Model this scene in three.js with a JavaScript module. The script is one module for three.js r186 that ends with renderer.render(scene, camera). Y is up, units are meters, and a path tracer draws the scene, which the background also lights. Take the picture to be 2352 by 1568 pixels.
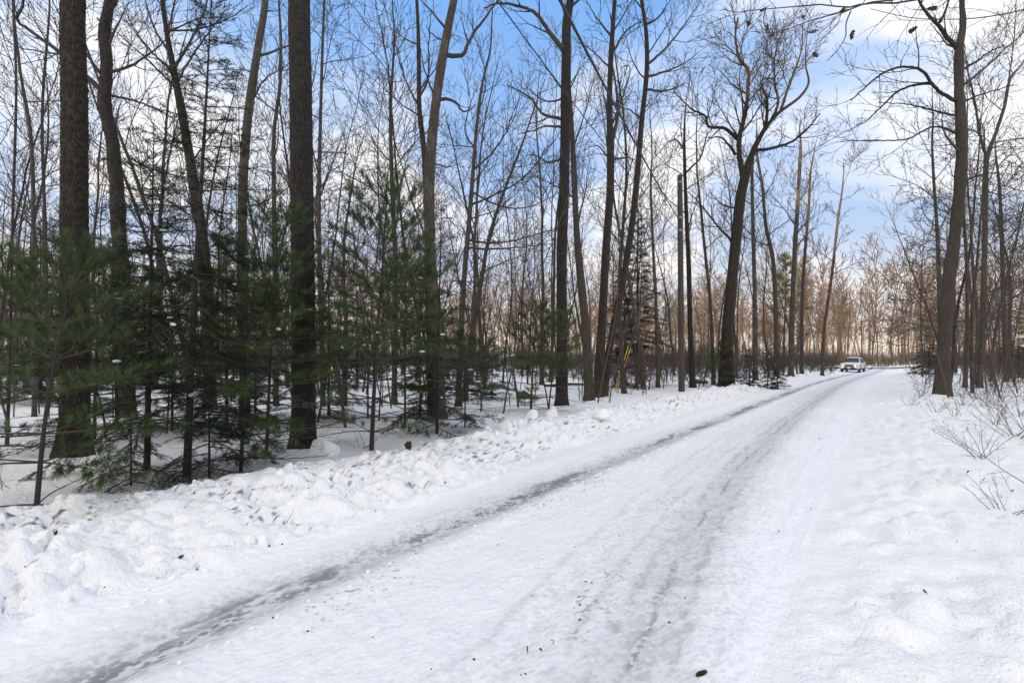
import * as THREE from 'three';
import { mergeGeometries } from 'three/addons/utils/BufferGeometryUtils.js';

// ------------------------------------------------------------------ camera, sky, sun, exposure
const scene = new THREE.Scene();
const EYE = 1.62;
const camera = new THREE.PerspectiveCamera(67.38, 1024 / 682, 0.1, 2000);
camera.position.set(0, EYE, 0);
camera.lookAt(0, EYE, -10);
camera.setViewOffset(1024, 682, 0, -16.1, 1024, 682);          // vertical shift of the lens: trunks stay upright
const renderer = new THREE.WebGLRenderer({ antialias: true });
renderer.setSize(1024, 682);
renderer.toneMapping = THREE.LinearToneMapping;
renderer.toneMappingExposure = 1.56;
renderer.shadowMap.enabled = true;
renderer.shadowMap.type = THREE.PCFSoftShadowMap;

const SUN = new THREE.Vector3(-0.45, 0.2, 0.89).normalize();  // low winter sun behind the camera
const sun = new THREE.DirectionalLight(new THREE.Color().setRGB(1, 0.71, 0.42), 5);
sun.name = 'sun';
sun.position.copy(SUN).multiplyScalar(300); sun.target.position.set(30, 0, -60);
sun.position.add(sun.target.position);
sun.castShadow = true; sun.shadow.mapSize.set(4096, 4096);
Object.assign(sun.shadow.camera, { left: -160, right: 160, top: 120, bottom: -60, near: 1, far: 700 });
scene.add(sun, sun.target);

// noise ------------------------------------------------------------------------------------
function rng(seed) { let a = (seed * 2654435761) >>> 0; return () => { a = (a + 0x6D2B79F5) | 0; let t = Math.imul(a ^ (a >>> 15), 1 | a); t = (t + Math.imul(t ^ (t >>> 7), 61 | t)) ^ t; return ((t ^ (t >>> 14)) >>> 0) / 4294967296; }; }
function hsh(x, y, s) { let h = Math.imul(x, 374761393) + Math.imul(y, 668265263) + Math.imul(s, 1274126177) | 0; h = Math.imul(h ^ (h >>> 13), 1274126177); h = Math.imul(h ^ (h >>> 16), 2246822519); return ((h ^ (h >>> 15)) >>> 0) / 4294967296; }
function vn(x, y, s = 0, px = 0, py = 0) {
  let xi = Math.floor(x), yi = Math.floor(y); const fx = x - xi, fy = y - yi;
  const u = fx * fx * fx * (fx * (fx * 6 - 15) + 10), v = fy * fy * fy * (fy * (fy * 6 - 15) + 10);
  let x1 = xi + 1, y1 = yi + 1;
  if (px) { xi = ((xi % px) + px) % px; x1 = ((x1 % px) + px) % px; }
  if (py) { yi = ((yi % py) + py) % py; y1 = ((y1 % py) + py) % py; }
  const a = hsh(xi, yi, s), b = hsh(x1, yi, s), c = hsh(xi, y1, s), d = hsh(x1, y1, s);
  return a + (b - a) * u + (c - a) * v + (a - b - c + d) * u * v;
}
function fbm(x, y, s = 0, o = 4, px = 0, py = 0) { let a = 0.5, r = 0, n = 0; for (let i = 0; i < o; i++) { r += a * vn(x, y, s + i * 17, px, py); n += a; a *= 0.5; x *= 2; y *= 2; px *= 2; py *= 2; } return r / n; }
const sstep = (a, b, x) => { const t = Math.min(1, Math.max(0, (x - a) / (b - a))); return t * t * (3 - 2 * t); };
const mixn = (a, b, t) => a + (b - a) * t;
const gau = (x, w) => Math.exp(-(x * x) / (w * w));

// the sky: pale winter blue with soft broken clouds -------------------------------------------
{
  const W = 2048, Hh = 1024, data = new Float32Array(W * Hh * 4), CLOUD = [1.0, 1.01, 1.04], SKY = 0.70, lit = [0, 0, 0, 0];
  for (let j = 0; j < Hh; j++) {
    const el = ((j + 0.5) / Hh - 0.5) * Math.PI, sy = Math.sin(el), cy = Math.cos(el);
    for (let i = 0; i < W; i++) {
      const k = (j * W + i) * 4;
      if (el < -0.02) { data[k] = 0.6; data[k + 1] = 0.6; data[k + 2] = 0.62; data[k + 3] = 1; continue; }
      const ph = ((i + 0.5) / W - 0.5) * 2 * Math.PI, dx = Math.cos(ph) * cy, dz = Math.sin(ph) * cy;
      const az = Math.atan2(dx, -dz) * 180 / Math.PI, e = el * 180 / Math.PI;
      const t = Math.pow(Math.max(0, sy), 0.45);
      let r = mixn(0.70, 0.05, t), g = mixn(0.84, 0.30, t), b = mixn(0.98, 0.80, t);
      const toSun = Math.max(-1, Math.min(1, dx * SUN.x + sy * SUN.y + dz * SUN.z)), near = 0.5 + 0.5 * toSun;   // clouds and air scatter more light near the low sun
      const q = 1 / (Math.max(0, sy) + 0.16), px = dx * q * 1.5, pz = dz * q * 1.5;
      const wx = fbm(px * 0.9 + 7, pz * 0.9, 31, 3), wz = fbm(px * 0.9, pz * 0.9 + 9, 37, 3);
      let n = 0.5 + 0.85 * (fbm(px * 1.1 + wx * 1.2 + 3.3, pz * 1.1 + wz * 1.2 + 5.1, 5, 6) - 0.5) - 0.055 + 0.25 * near;
      n += 0.24 * gau(az - 50, 9) * sstep(8, 16, e) * sstep(60, 34, e) + 0.20 * gau(az - 15, 8) * gau(e - 20, 6) + 0.06 * gau(az + 12, 9) * gau(e - 20, 7) + 0.06 * gau(az + 36, 9) * gau(e - 26, 8);
      n -= 0.16 * gau(az - 12, 26) * gau(e - 36, 9) + 0.07 * gau(az - 33, 7) * gau(e - 20, 9) + 0.05 * gau(az + 25, 20) * gau(e - 38, 9);
      const c = Math.min(1, sstep(0.44, 0.74, n) * 0.74 + 0.26 * sstep(0.28, 0.55, n)), glow = 1.03 + 0.8 * near * near * near, warm = near * near;
      const body = (0.93 + 0.15 * fbm(px * 2.3 + 11, pz * 2.3, 77, 4)) * glow;
      r = mixn(r * glow, CLOUD[0] * body * (1 + 0.19 * warm), c); g = mixn(g * glow, CLOUD[1] * body, c); b = mixn(b * glow, CLOUD[2] * body * (1 - 0.31 * warm), c);
      const hz = Math.exp(-Math.max(0, e) / 7) * 0.95;
      r = mixn(r, 0.99 * glow, hz); g = mixn(g, 0.80 * glow, hz); b = mixn(b, 0.58 * glow, hz);
      r *= SKY; g *= SKY; b *= SKY;
      lit[0] += r * sy * cy; lit[1] += g * sy * cy; lit[2] += b * sy * cy; lit[3] += sy * cy;
      data[k] = r; data[k + 1] = g; data[k + 2] = b; data[k + 3] = 1;
    }
  }
  const sky = new THREE.DataTexture(data, W, Hh, THREE.RGBAFormat, THREE.FloatType);
  sky.mapping = THREE.EquirectangularReflectionMapping; sky.magFilter = THREE.LinearFilter; sky.minFilter = THREE.LinearFilter;
  sky.colorSpace = THREE.LinearSRGBColorSpace; sky.needsUpdate = true;
  scene.background = sky; scene.environment = sky;
}

// ------------------------------------------------------------------ textures and materials
function tex(n, m, fn, srgb) {
  const d = new Uint8Array(n * m * 4);
  for (let j = 0; j < m; j++) for (let i = 0; i < n; i++) { const c = fn(i / n, j / m), k = (j * n + i) * 4; d[k] = c[0] * 255; d[k + 1] = c[1] * 255; d[k + 2] = c[2] * 255; d[k + 3] = 255; }
  const t = new THREE.DataTexture(d, n, m); t.wrapS = t.wrapT = THREE.RepeatWrapping; t.magFilter = THREE.LinearFilter; t.minFilter = THREE.LinearMipmapLinearFilter; t.generateMipmaps = true;
  if (srgb) t.colorSpace = THREE.SRGBColorSpace; t.needsUpdate = true; return t;
}
const rep = (t, u, v) => { const c = t.clone(); c.repeat.set(u, v); c.needsUpdate = true; return c; };
const cl01 = (x) => Math.min(1, Math.max(0, x));
// furrowed bark: interlacing vertical ridges; 0.5 m by 1 m of bark
const furrow = (x, y) => { const w = fbm(x * 6, y * 5, 3, 3, 6, 5) * 1.0; const a = vn(x * 22 + w * 5, y * 9 + w, 11, 22, 9), b = fbm(x * 30, y * 12, 21, 3, 30, 12); const ridge = 1 - Math.abs(a * 2 - 1); return cl01(0.15 + 0.95 * Math.pow(ridge, 0.8) * 0.75 + 0.3 * (b - 0.4)); };
const furrowH = tex(512, 512, (x, y) => { const h = furrow(x, y); return [h, h, h]; });
const furrowC = tex(512, 512, (x, y) => { const n = fbm(x * 8, y * 6, 41, 4, 8, 6), f = fbm(x * 60, y * 40, 51, 2, 60, 40), h = furrow(x, y); const l = 0.24 + 0.13 * n + 0.08 * f + 0.05 * (h - 0.5); return [l * 1.05, l * 0.97, l * 0.90]; }, true);
// flaky plates with pale lichen
const plate = (x, y) => { let best = 9, sec = 9; const gx = 7, gy = 5, wx = x + 0.03 * (fbm(x * 9, y * 9, 61, 2, 9, 9) - 0.5), wy = y + 0.05 * (fbm(x * 9, y * 9, 67, 2, 9, 9) - 0.5); const cx = Math.floor(wx * gx), cy = Math.floor(wy * gy); for (let a = -1; a < 2; a++) for (let b = -1; b < 2; b++) { const ix = ((cx + a) % gx + gx) % gx, iy = ((cy + b) % gy + gy) % gy; const dx = cx + a + hsh(ix, iy, 71) - wx * gx, dy = (cy + b + hsh(ix, iy, 73) - wy * gy) * 0.9; const d = Math.sqrt(dx * dx + dy * dy); if (d < best) { sec = best; best = d; } else if (d < sec) sec = d; } return [sstep(0, 0.28, sec - best), best]; };
const plateH = tex(512, 512, (x, y) => { const h = 0.7 * plate(x, y)[0] + 0.4 * fbm(x * 26, y * 14, 81, 4, 26, 14); return [h * 0.9, h * 0.9, h * 0.9]; });
const plateC = tex(512, 512, (x, y) => { const n = fbm(x * 7, y * 5, 91, 4, 7, 5), f = fbm(x * 50, y * 30, 93, 2, 50, 30); let l = 0.22 + 0.17 * n + 0.10 * (f - 0.5); const lich = 0.7 * sstep(0.66, 0.74, fbm(x * 5, y * 7, 97, 5, 5, 7)); return [mixn(l * 1.08, 0.42, lich), mixn(l * 0.96, 0.43, lich), mixn(l * 0.86, 0.39, lich)]; }, true);
// smoother grey-brown bark with pale blotches
const smoothH = tex(256, 512, (x, y) => { const h = 0.6 * fbm(x * 12, y * 30, 101, 4, 12, 30) + 0.4 * fbm(x * 30, y * 9, 103, 3, 30, 9); return [h, h, h]; });
const smoothC = tex(256, 512, (x, y) => { const n = fbm(x * 5, y * 9, 111, 4, 5, 9), f = fbm(x * 30, y * 50, 113, 2, 30, 50); const l = 0.28 + 0.13 * n + 0.08 * (f - 0.5); const lich = 0.75 * sstep(0.66, 0.74, fbm(x * 4, y * 8, 117, 5, 4, 8)); return [mixn(l * 1.06, 0.46, lich), mixn(l * 0.98, 0.47, lich), mixn(l * 0.90, 0.42, lich)]; }, true);
const bark = (c, h, tint, bump, u = 2, v = 1) => { const m = new THREE.MeshStandardMaterial({ map: rep(c, u, v), bumpMap: rep(h, u, v), bumpScale: bump, roughness: 0.95 }); m.color.setRGB(...tint); return m; };
const M = {
  ash: bark(furrowC, furrowH, [0.25, 0.232, 0.22], 0.07, 2, 1), oak: bark(plateC, plateH, [0.52, 0.475, 0.44], 0.06, 2, 1.4), smooth: bark(smoothC, smoothH, [0.55, 0.52, 0.49], 0.015, 1.5, 0.8),
  grey: bark(furrowC, furrowH, [0.62, 0.585, 0.555], 0.04, 2, 1), limb: bark(smoothC, smoothH, [0.50, 0.47, 0.44], 0.004, 3, 1),
};
const plain = (r, g, b, rough = 0.9) => { const m = new THREE.MeshStandardMaterial({ roughness: rough }); m.color.setRGB(r, g, b); return m; };
M.twig = plain(0.060, 0.049, 0.042); M.twigWarm = plain(0.095, 0.068, 0.050); M.sap = plain(0.075, 0.062, 0.052);
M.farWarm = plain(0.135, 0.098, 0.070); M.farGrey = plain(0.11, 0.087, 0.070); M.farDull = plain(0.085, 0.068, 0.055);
M.pineBark = plain(0.042, 0.034, 0.029);
M.pineTwig = plain(0.075, 0.06, 0.042);
const leafMat = (r, g, b) => { const m = new THREE.MeshPhysicalMaterial({ roughness: 0.75, side: THREE.DoubleSide, specularIntensity: 0.4 }); m.color.setRGB(r, g, b); return m; };
M.pine = leafMat(0.086, 0.122, 0.048); M.fir = leafMat(0.054, 0.088, 0.050);
M.deadLeaf = leafMat(0.20, 0.085, 0.04); M.darkLeaf = leafMat(0.065, 0.036, 0.025); M.paleLeaf = leafMat(0.45, 0.30, 0.17);
// snow grain
const snowH = tex(1024, 1024, (x, y) => { const a = fbm(x * 24, y * 24, 121, 5, 24, 24), b = fbm(x * 90, y * 90, 127, 3, 90, 90); const h = 0.6 * a + 0.4 * b; return [h, h, h]; });
const snowC = tex(512, 512, (x, y) => { const a = fbm(x * 10, y * 10, 131, 5, 10, 10), b = vn(x * 128, y * 128, 137, 128, 128); const l = 0.975 + 0.025 * (a - 0.5) + 0.025 * (b - 0.5); return [l, l, l].map(cl01); }, true);
const snowMat = (bump, u) => { const m = new THREE.MeshPhysicalMaterial({ map: rep(snowC, u, u), bumpMap: rep(snowH, u, u), bumpScale: bump, roughness: 0.8, specularIntensity: 0.35, vertexColors: true }); return m; };
M.snow = snowMat(0.02, 0.9); 
M.snowLump = new THREE.MeshStandardMaterial({ map: rep(snowC, 1, 1), roughness: 0.85 });
M.snowLump.color.setRGB(0.97, 0.97, 0.97);
M.rock = bark(plateC, plateH, [0.62, 0.70, 0.80], 0.02, 1, 1);
M.dirt = plain(0.04, 0.033, 0.028);

// ------------------------------------------------------------------ helpers
const used = {};
function numbered(n) { const k = used[n] = (used[n] ?? -1) + 1; return k ? `${n}_${String(k).padStart(3, '0')}` : n; }
function tag(o, label, category, group, kind) { o.userData = { label, category }; if (group) o.userData.group = group; if (kind) o.userData.kind = kind; return o; }
function thing(name, label, category, pos = [0, 0, 0], group) { const o = new THREE.Group(); o.name = numbered(name); o.position.set(...pos); tag(o, label, category, group); scene.add(o); return o; }
function part(name, geo, mat, parent) { const m = new THREE.Mesh(geo, mat); m.name = name; m.castShadow = m.receiveShadow = true; parent.add(m); return m; }
function single(name, geo, mat, label, category, group, pos = [0, 0, 0]) { const m = new THREE.Mesh(geo, mat); m.name = numbered(name); m.castShadow = m.receiveShadow = true; m.position.set(...pos); tag(m, label, category, group); scene.add(m); return m; }
const V = (x, y, z) => new THREE.Vector3(x, y, z);
// a place seen at column x, row y of the 2352 by 1568 view, d metres in front of the camera
const at = (x, y, d) => V((x - 1176) / 1176 * d, EYE + (821 - y) / 1176 * d, -d);
class Tubes {
  constructor() { this.p = []; this.n = []; this.u = []; this.i = []; }
  tube(pts, rad, sides, disp) {
    const N = pts.length; let T = V(0, 0, 0), nrm = V(0, 0, 0), bin = V(0, 0, 0), len = 0;
    T.subVectors(pts[1], pts[0]).normalize(); nrm.set(Math.abs(T.y) > 0.8 ? 1 : 0, Math.abs(T.y) > 0.8 ? 0 : 1, 0); nrm.addScaledVector(T, -nrm.dot(T)).normalize();
    const base = this.p.length / 3, circ = 2 * Math.PI * Math.max(rad[0], 0.02), U = disp ? Math.max(1, Math.round(circ * 2)) / 2 : circ;
    for (let k = 0; k < N; k++) {
      if (k) len += pts[k].distanceTo(pts[k - 1]);
      T.subVectors(pts[Math.min(N - 1, k + 1)], pts[Math.max(0, k - 1)]).normalize();
      nrm.addScaledVector(T, -nrm.dot(T)).normalize(); bin.crossVectors(T, nrm);
      for (let s = 0; s <= sides; s++) {
        const a = s / sides * 2 * Math.PI, ca = Math.cos(a), sa = Math.sin(a), x = nrm.x * ca + bin.x * sa, y = nrm.y * ca + bin.y * sa, z = nrm.z * ca + bin.z * sa;
        const r = rad[k] + (disp ? disp(s / sides, len, U, rad[k]) : 0);
        this.p.push(pts[k].x + x * r, pts[k].y + y * r, pts[k].z + z * r); this.n.push(x, y, z); this.u.push(s / sides * U, len);
      }
    }
    const w = sides + 1;
    for (let k = 0; k < N - 1; k++) for (let s = 0; s < sides; s++) { const a = base + k * w + s, b = a + 1, c = a + w, d = c + 1; this.i.push(a, b, c, b, d, c); }
    return this;
  }
  tri(a, b, c, n) { const k = this.p.length / 3; this.p.push(a.x, a.y, a.z, b.x, b.y, b.z, c.x, c.y, c.z); for (let q = 0; q < 3; q++) this.n.push(n.x, n.y, n.z); this.u.push(0, 0, 1, 0, 0.5, 1); this.i.push(k, k + 1, k + 2); }
  geo(recompute) {
    const g = new THREE.BufferGeometry();
    g.setAttribute('position', new THREE.Float32BufferAttribute(this.p, 3)); g.setAttribute('normal', new THREE.Float32BufferAttribute(this.n, 3)); g.setAttribute('uv', new THREE.Float32BufferAttribute(this.u, 2)); g.setIndex(this.i);
    if (recompute) g.computeVertexNormals();
    return g;
  }
  get empty() { return !this.i.length; }
}
function along(pts, t) { const f = t * (pts.length - 1), k = Math.min(pts.length - 2, Math.floor(f)), q = f - k; return { p: pts[k].clone().lerp(pts[k + 1], q), t: pts[k + 1].clone().sub(pts[k]).normalize() }; }
function plen(pts) { let l = 0; for (let k = 1; k < pts.length; k++) l += pts[k].distanceTo(pts[k - 1]); return l; }
function smoothLine(pts, n) { return new THREE.CatmullRomCurve3(pts, false, 'centripetal').getSpacedPoints(n); }
function wander(start, dir, len, n, up, wig, R) {
  const pts = [start.clone()], d = dir.clone().normalize(); let p = start.clone();
  for (let k = 0; k < n; k++) { d.x += (R() - 0.5) * wig; d.y += (R() - 0.5) * wig + up; d.z += (R() - 0.5) * wig; d.normalize(); p = p.clone().addScaledVector(d, len / n); pts.push(p); }
  return pts;
}
const tmpA = V(0, 0, 0), tmpB = V(0, 0, 0);
function deflect(t, ang, az) { tmpA.set(Math.abs(t.y) > 0.9 ? 1 : 0, Math.abs(t.y) > 0.9 ? 0 : 1, 0); tmpA.addScaledVector(t, -tmpA.dot(t)).normalize(); tmpB.crossVectors(t, tmpA); return t.clone().multiplyScalar(Math.cos(ang)).addScaledVector(tmpA, Math.sin(ang) * Math.cos(az)).addScaledVector(tmpB, Math.sin(ang) * Math.sin(az)); }
// a branch with its own branches and twigs
function grow(T, pts, r0, r1, lvl, cfg, R) {
  const n = pts.length, rad = pts.map((_, k) => mixn(r0, r1, Math.pow(k / (n - 1), 0.8)));
  T.tube(pts, rad, lvl === 0 ? (cfg.sides || 6) : lvl === 1 ? 4 : 3);
  if (lvl >= cfg.kids.length) return;
  const c = cfg.kids[lvl], L = plen(pts), m = Math.min(c.max || 40, Math.round(L * c.perM + R() * 0.9)); let az = R() * 6.28;
  for (let k = 0; k < m; k++) {
    const t = c.from + (0.98 - c.from) * (k + R()) / m, { p, t: tan } = along(pts, t), rl = mixn(r0, r1, Math.pow(t, 0.8));
    az += 2.4 + (R() - 0.5) * 0.9;
    const len = Math.min(c.cap || 9, L * c.rel * (0.55 + 0.75 * R()) * (1 - 0.5 * t)); if (len < 0.06) continue;
    const dir = deflect(tan, (c.ang || 0.85) * (0.7 + 0.5 * R()), az);
    const q = wander(p, dir, len, c.segs || (lvl > 0 ? 3 : 5), c.up ?? 0.08, c.wig ?? 0.35, R);
    grow(T, q, Math.max(cfg.twigR * 1.15, rl * 0.55), cfg.twigR * 0.7, lvl + 1, cfg, R);
  }
}
const limbCfg = (twigR, rich = 1) => ({ twigR, sides: 6, kids: [{ perM: 2.4 * rich, rel: 0.5, from: 0.22, ang: 0.8, up: 0.09, wig: 0.26, segs: 7, cap: 2.6 }, { perM: 3.4 * rich, rel: 0.7, from: 0.2, ang: 0.65, up: 0.05, wig: 0.24, segs: 4, cap: 1.2 }, { perM: 3.2 * rich, rel: 0.75, from: 0.2, ang: 0.55, up: 0.03, wig: 0.22, segs: 2, cap: 0.6 }] });

// ------------------------------------------------------------------ ground: road, banks, forest floor
// road-aligned ground coordinates: s runs along the road, v across it (negative towards the young pines)
const EX = 0.584, ED = 0.812;
const bend = (s) => 2.4 * sstep(28, 95, s);   // the road swings slightly across
const toS = (x, d) => EX * x + ED * d, toV = (x, d) => ED * x - EX * d - bend(EX * x + ED * d);
const fromSV = (s, v) => [EX * s + ED * (v + bend(s)), ED * s - EX * (v + bend(s))];
function lumps(x, y, c, s) { // a heap of rounded clods of size c
  const X = x / c, Y = y / c, ix = Math.floor(X), iy = Math.floor(Y); let h = 0;
  for (let a = -1; a < 2; a++) for (let b = -1; b < 2; b++) { const jx = ix + a, jy = iy + b, dx = X - jx - hsh(jx, jy, s), dy = Y - jy - hsh(jx, jy, s + 1), r = 0.28 + 0.42 * hsh(jx, jy, s + 2), q = 1 - (dx * dx + dy * dy) / (r * r); if (q > 0) { const z = Math.sqrt(q) * r * (0.55 + 0.5 * hsh(jx, jy, s + 3)); if (z > h) h = z; } }
  return h * c;
}
const rutL = (s) => -3.45 + 0.22 * Math.exp(-Math.max(0, s - 0.5) / 1.6), rutR = (s) => -2.0 + 0.95 * Math.exp(-Math.max(0, s - 2.4) / 5);
const bankEdge = (s) => -4.95 + 0.8 * Math.exp(-Math.max(0, s - 1) / 5);
const sunP = (x, d) => -0.45 * x - 0.89 * d;   // metres towards the sun
const WELLS = [[-7.22, 8.4, 0.3], [-3.72, 9.1, 0.26], [16.25, 19.3, 0.42], [-1.84, 13.2, 0.2], [1.7, 17.5, 0.26], [-6.06, 11.6, 0.2]];   // hollows melted round the trunks
function G(s, v) {
  const [x, d] = fromSV(s, v); let h = 0;
  const far = Math.hypot(s, v), fine = 1 - sstep(35, 75, far), inRoad = sstep(-5.3, -4.7, v) * (1 - sstep(-0.7, 0.6, v)), off = 1 - inRoad;
  h += (fbm(x * 0.11, d * 0.11, 201, 3) - 0.5) * 0.5 * sstep(1.5, 9, Math.abs(v + 2.6) - 2) + (fbm(x * 0.55, d * 0.55, 203, 3) - 0.5) * 0.10 * off;
  h += (fbm(x * 0.02, d * 0.02, 207, 3) - 0.5) * 2.2 * sstep(12, 60, Math.abs(v));
  if (fine > 0) h += fine * ((fbm(x * 2.2, d * 2.2, 209, 3) - 0.5) * (0.035 * off + 0.014) + (fbm(x * 9, d * 9, 211, 2) - 0.5) * 0.012);
  // ruts with pushed-up edges
  const a = v - rutL(s), b = v - rutR(s), wob = (fbm(s * 1.1, v * 0.4, 213, 3) - 0.5) * 0.12;
  h -= 0.05 * gau(a + wob, 0.19) - 0.022 * gau(a + wob - 0.36, 0.13) - 0.012 * gau(a + wob + 0.34, 0.14);
  h -= 0.024 * gau(b + wob, 0.2) - 0.010 * gau(b + wob - 0.36, 0.16) - 0.010 * gau(b + wob + 0.36, 0.16);
  h -= 0.014 * gau(b + 0.62 + wob, 0.12) * sstep(14, 4, s) + 0.012 * gau(b - 0.75 + wob, 0.2);
  if (fine > 0) {
    const crumbs = gau(a - 0.42, 0.2) + 0.5 * gau(b + 0.45, 0.25);
    if (crumbs > 0.05) h += fine * crumbs * 0.4 * lumps(x, d, 0.075, 301) * sstep(0.35, 0.6, fbm(x * 1.4, d * 1.4, 303, 2));
    if (inRoad > 0.1) h += (fbm(s * 1.2, v * 11, 215, 3) - 0.5) * 0.018 * inRoad * fine;
  }
  // bank on the pine side, a ploughed heap of clods
  const e = bankEdge(s) + (fbm(s * 0.8, 3, 217, 3) - 0.5) * 0.6, top = 0.17 + 0.12 * (fbm(s * 0.35, 9, 219, 2) - 0.5);
  const bl = sstep(e + 0.1, e - 0.75, v) * (1 - 0.75 * sstep(-6.0, -7.0, v)) * (1 - sstep(-8, -11, v));
  h += top * bl;
  const cl = sstep(e + 0.38, e - 0.1, v) * (1 - sstep(-5.8, -6.7, v));
  if (cl > 0.01 && fine > 0) { const wx = x + 0.05 * (fbm(x * 5, d * 5, 221, 2) - 0.5), wd = d + 0.05 * (fbm(x * 5, d * 5, 223, 2) - 0.5); h += fine * cl * (Math.max(0.62 * lumps(wx, wd, 0.27, 311), 0.95 * lumps(wx, wd, 0.15, 315), 1.05 * lumps(wx, wd, 0.085, 319)) + 0.35 * lumps(wx, wd, 0.05, 323)) * (0.95 + 1.1 * sstep(0.3, 0.65, fbm(x * 0.9, d * 0.9, 225, 2))); }
  // soft lumpy shoulder on the other side
  const sh = sstep(-0.75, 0.2, v) * (1 - sstep(2.6, 4.2, v));
  h += 0.16 * sstep(-0.8, 1.2, v) * (1 - 0.5 * sstep(3, 7, v));
  if (sh > 0.01 && fine > 0) h += fine * sh * (0.20 * lumps(x + 0.1 * fbm(x * 3, d * 3, 227, 2), d, 0.45, 331) + 0.5 * lumps(x, d, 0.11, 337) * sstep(0.4, 0.6, fbm(x * 1.6, d * 1.6, 339, 2)) + 0.7 * lumps(x, d, 0.2, 335) * sstep(0.35, 0.6, fbm(x * 0.8, d * 0.8, 229, 2)) + (fbm(x * 4, d * 4, 231, 3) - 0.5) * 0.05);
  for (const [tx, td, r] of WELLS) { const q = Math.hypot(x - tx, d - td); if (q < 1.6) h += -0.07 * gau(q - r, 0.16) + 0.05 * gau(q - r - 0.4, 0.3); }
  h += 0.22 * sstep(2.2, 8, v) * (1 - sstep(30, 60, s));
  // unseen treeless ridge behind the camera, added to keep low sun off the road, and a far rise beyond the woods
  const p = sunP(x, d); h += 38 * sstep(22, 84, p) + (p > 22 ? (fbm(x * 0.03, d * 0.03, 233, 3) - 0.5) * 4 * sstep(22, 60, p) : 0);
  h += 5 * sstep(170, 330, far) * (d > 0 ? 1 : 0);
  return h;
}
// the packed road surface: worn slush, bare ice, tread marks and grit, one sheet along the road (s is stretched so that the first metres keep fine grain)
const roadT = (s) => Math.min(0.999, Math.max(0.001, Math.log(1 + Math.max(0, s) / 4) / Math.log(1 + 95 / 4)));
{
  const W = 1024, Hh = 2048, col = new Uint8Array(W * Hh * 4), hgt = new Uint8Array(W * Hh * 4);
  for (let j = 0; j < Hh; j++) { const s = 4 * (Math.exp((j + 0.5) / Hh * Math.log(1 + 95 / 4)) - 1); for (let i = 0; i < W; i++) {
    const v = -4.2 + 3.7 * (i + 0.5) / W, k = (j * W + i) * 4, wob = (fbm(s * 1.1, v * 0.4, 213, 3) - 0.5) * 0.12, a = v - rutL(s) + wob, b = v - rutR(s) + wob, w2 = (fbm(s * 2.3, 5, 425, 3) - 0.5) * 0.1;
    const fine = fbm(s * 28, v * 40, 401, 3), mid = fbm(s * 8, v * 13, 405, 4), pk = fbm(s * 0.55, v * 1.5, 403, 3), grain = hsh(i, j, 3), ice = fbm(s * 1.3, v * 6, 423, 4);
    const mottle = fine * 0.6 + mid * 0.4; let wr = 0;
    wr += (0.22 + 0.26 * sstep(0.38, 0.62, mottle)) * gau(a, 0.27) + 0.42 * gau(a + w2 * 0.6, 0.11) * sstep(0.46, 0.64, mottle + (pk - 0.45) * 0.7);
    wr += 0.5 * gau(a + 0.09 + w2, 0.05) * sstep(0.52, 0.60, ice);
    wr += (0.19 + 0.17 * sstep(0.38, 0.64, mottle)) * gau(b, 0.31) + 0.32 * gau(b + w2 * 0.7, 0.025) * sstep(0.40, 0.52, ice * 0.6 + pk * 0.4) * sstep(0.28, 0.46, fine);
    for (const [o, q] of [[-0.2, 0.2], [0.17, 0.16], [0.36, 0.14], [0.8, 0.12]]) wr += q * gau(b + o + w2 * 0.5, 0.035) * sstep(0.36, 0.6, mid * 0.5 + pk * 0.5);
    wr += 0.13 * gau(b + 0.62, 0.17) * sstep(0.35, 0.62, mottle) + 0.10 * gau(b - 0.42, 0.22) * sstep(0.4, 0.66, mottle) + 0.06 * sstep(0.54, 0.74, mottle);
    const speck = sstep(0.80, 0.86, vn(s * 38, v * 38, 431)) * sstep(0.5, 0.66, fbm(s * 1.5, v * 1.5, 433, 3)) * (0.03 + 0.4 * gau(a - 0.3, 0.3) + 0.25 * gau(b + 0.4, 0.3));
    wr = Math.min(0.88, wr) * sstep(0.0, 0.12, Math.min(v + 4.2, -0.5 - v)); const edge = sstep(1.1, 0.1, Math.min(v + 4.2, -0.5 - v) + (fbm(s * 0.9, v * 1.6, 441, 4) - 0.5) * 1.4), base = 0.945 + 0.03 * edge + 0.035 * (mid - 0.5) + 0.02 * (grain - 0.5); let l = mixn(base, 0.47 + 0.12 * (fine - 0.5), wr); l = mixn(l, 0.30, Math.min(0.8, speck));
    col.set([cl01(l - 0.004) * 255, cl01(l) * 255, cl01(l + 0.008) * 255, 255], k);
    const tread = 0.5 + 0.5 * Math.sin(s * 60 + v * 20), tz = gau(b, 0.12) + gau(b + 0.6, 0.1) + 0.7 * gau(a, 0.12);
    const h = cl01(0.45 + 0.5 * (fine - 0.5) + 0.5 * (mid - 0.5) + 0.12 * (grain - 0.5) + 0.12 * (tread - 0.5) * tz - 0.15 * wr); hgt.set([h * 255, h * 255, h * 255, 255], k);
  } }
  const T = (d, srgb) => { const t = new THREE.DataTexture(d, W, Hh); t.wrapS = t.wrapT = THREE.ClampToEdgeWrapping; t.magFilter = THREE.LinearFilter; t.minFilter = THREE.LinearMipmapLinearFilter; t.generateMipmaps = true; if (srgb) t.colorSpace = THREE.SRGBColorSpace; t.needsUpdate = true; return t; };
  M.road = new THREE.MeshPhysicalMaterial({ map: T(col, true), bumpMap: T(hgt), bumpScale: 0.022, roughness: 0.75, specularIntensity: 0.4 });
}
const gy = (x, z) => G(toS(x, -z), toV(x, -z));
const ground = (x, d) => V(x, G(toS(x, d), toV(x, d)), -d);
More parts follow.
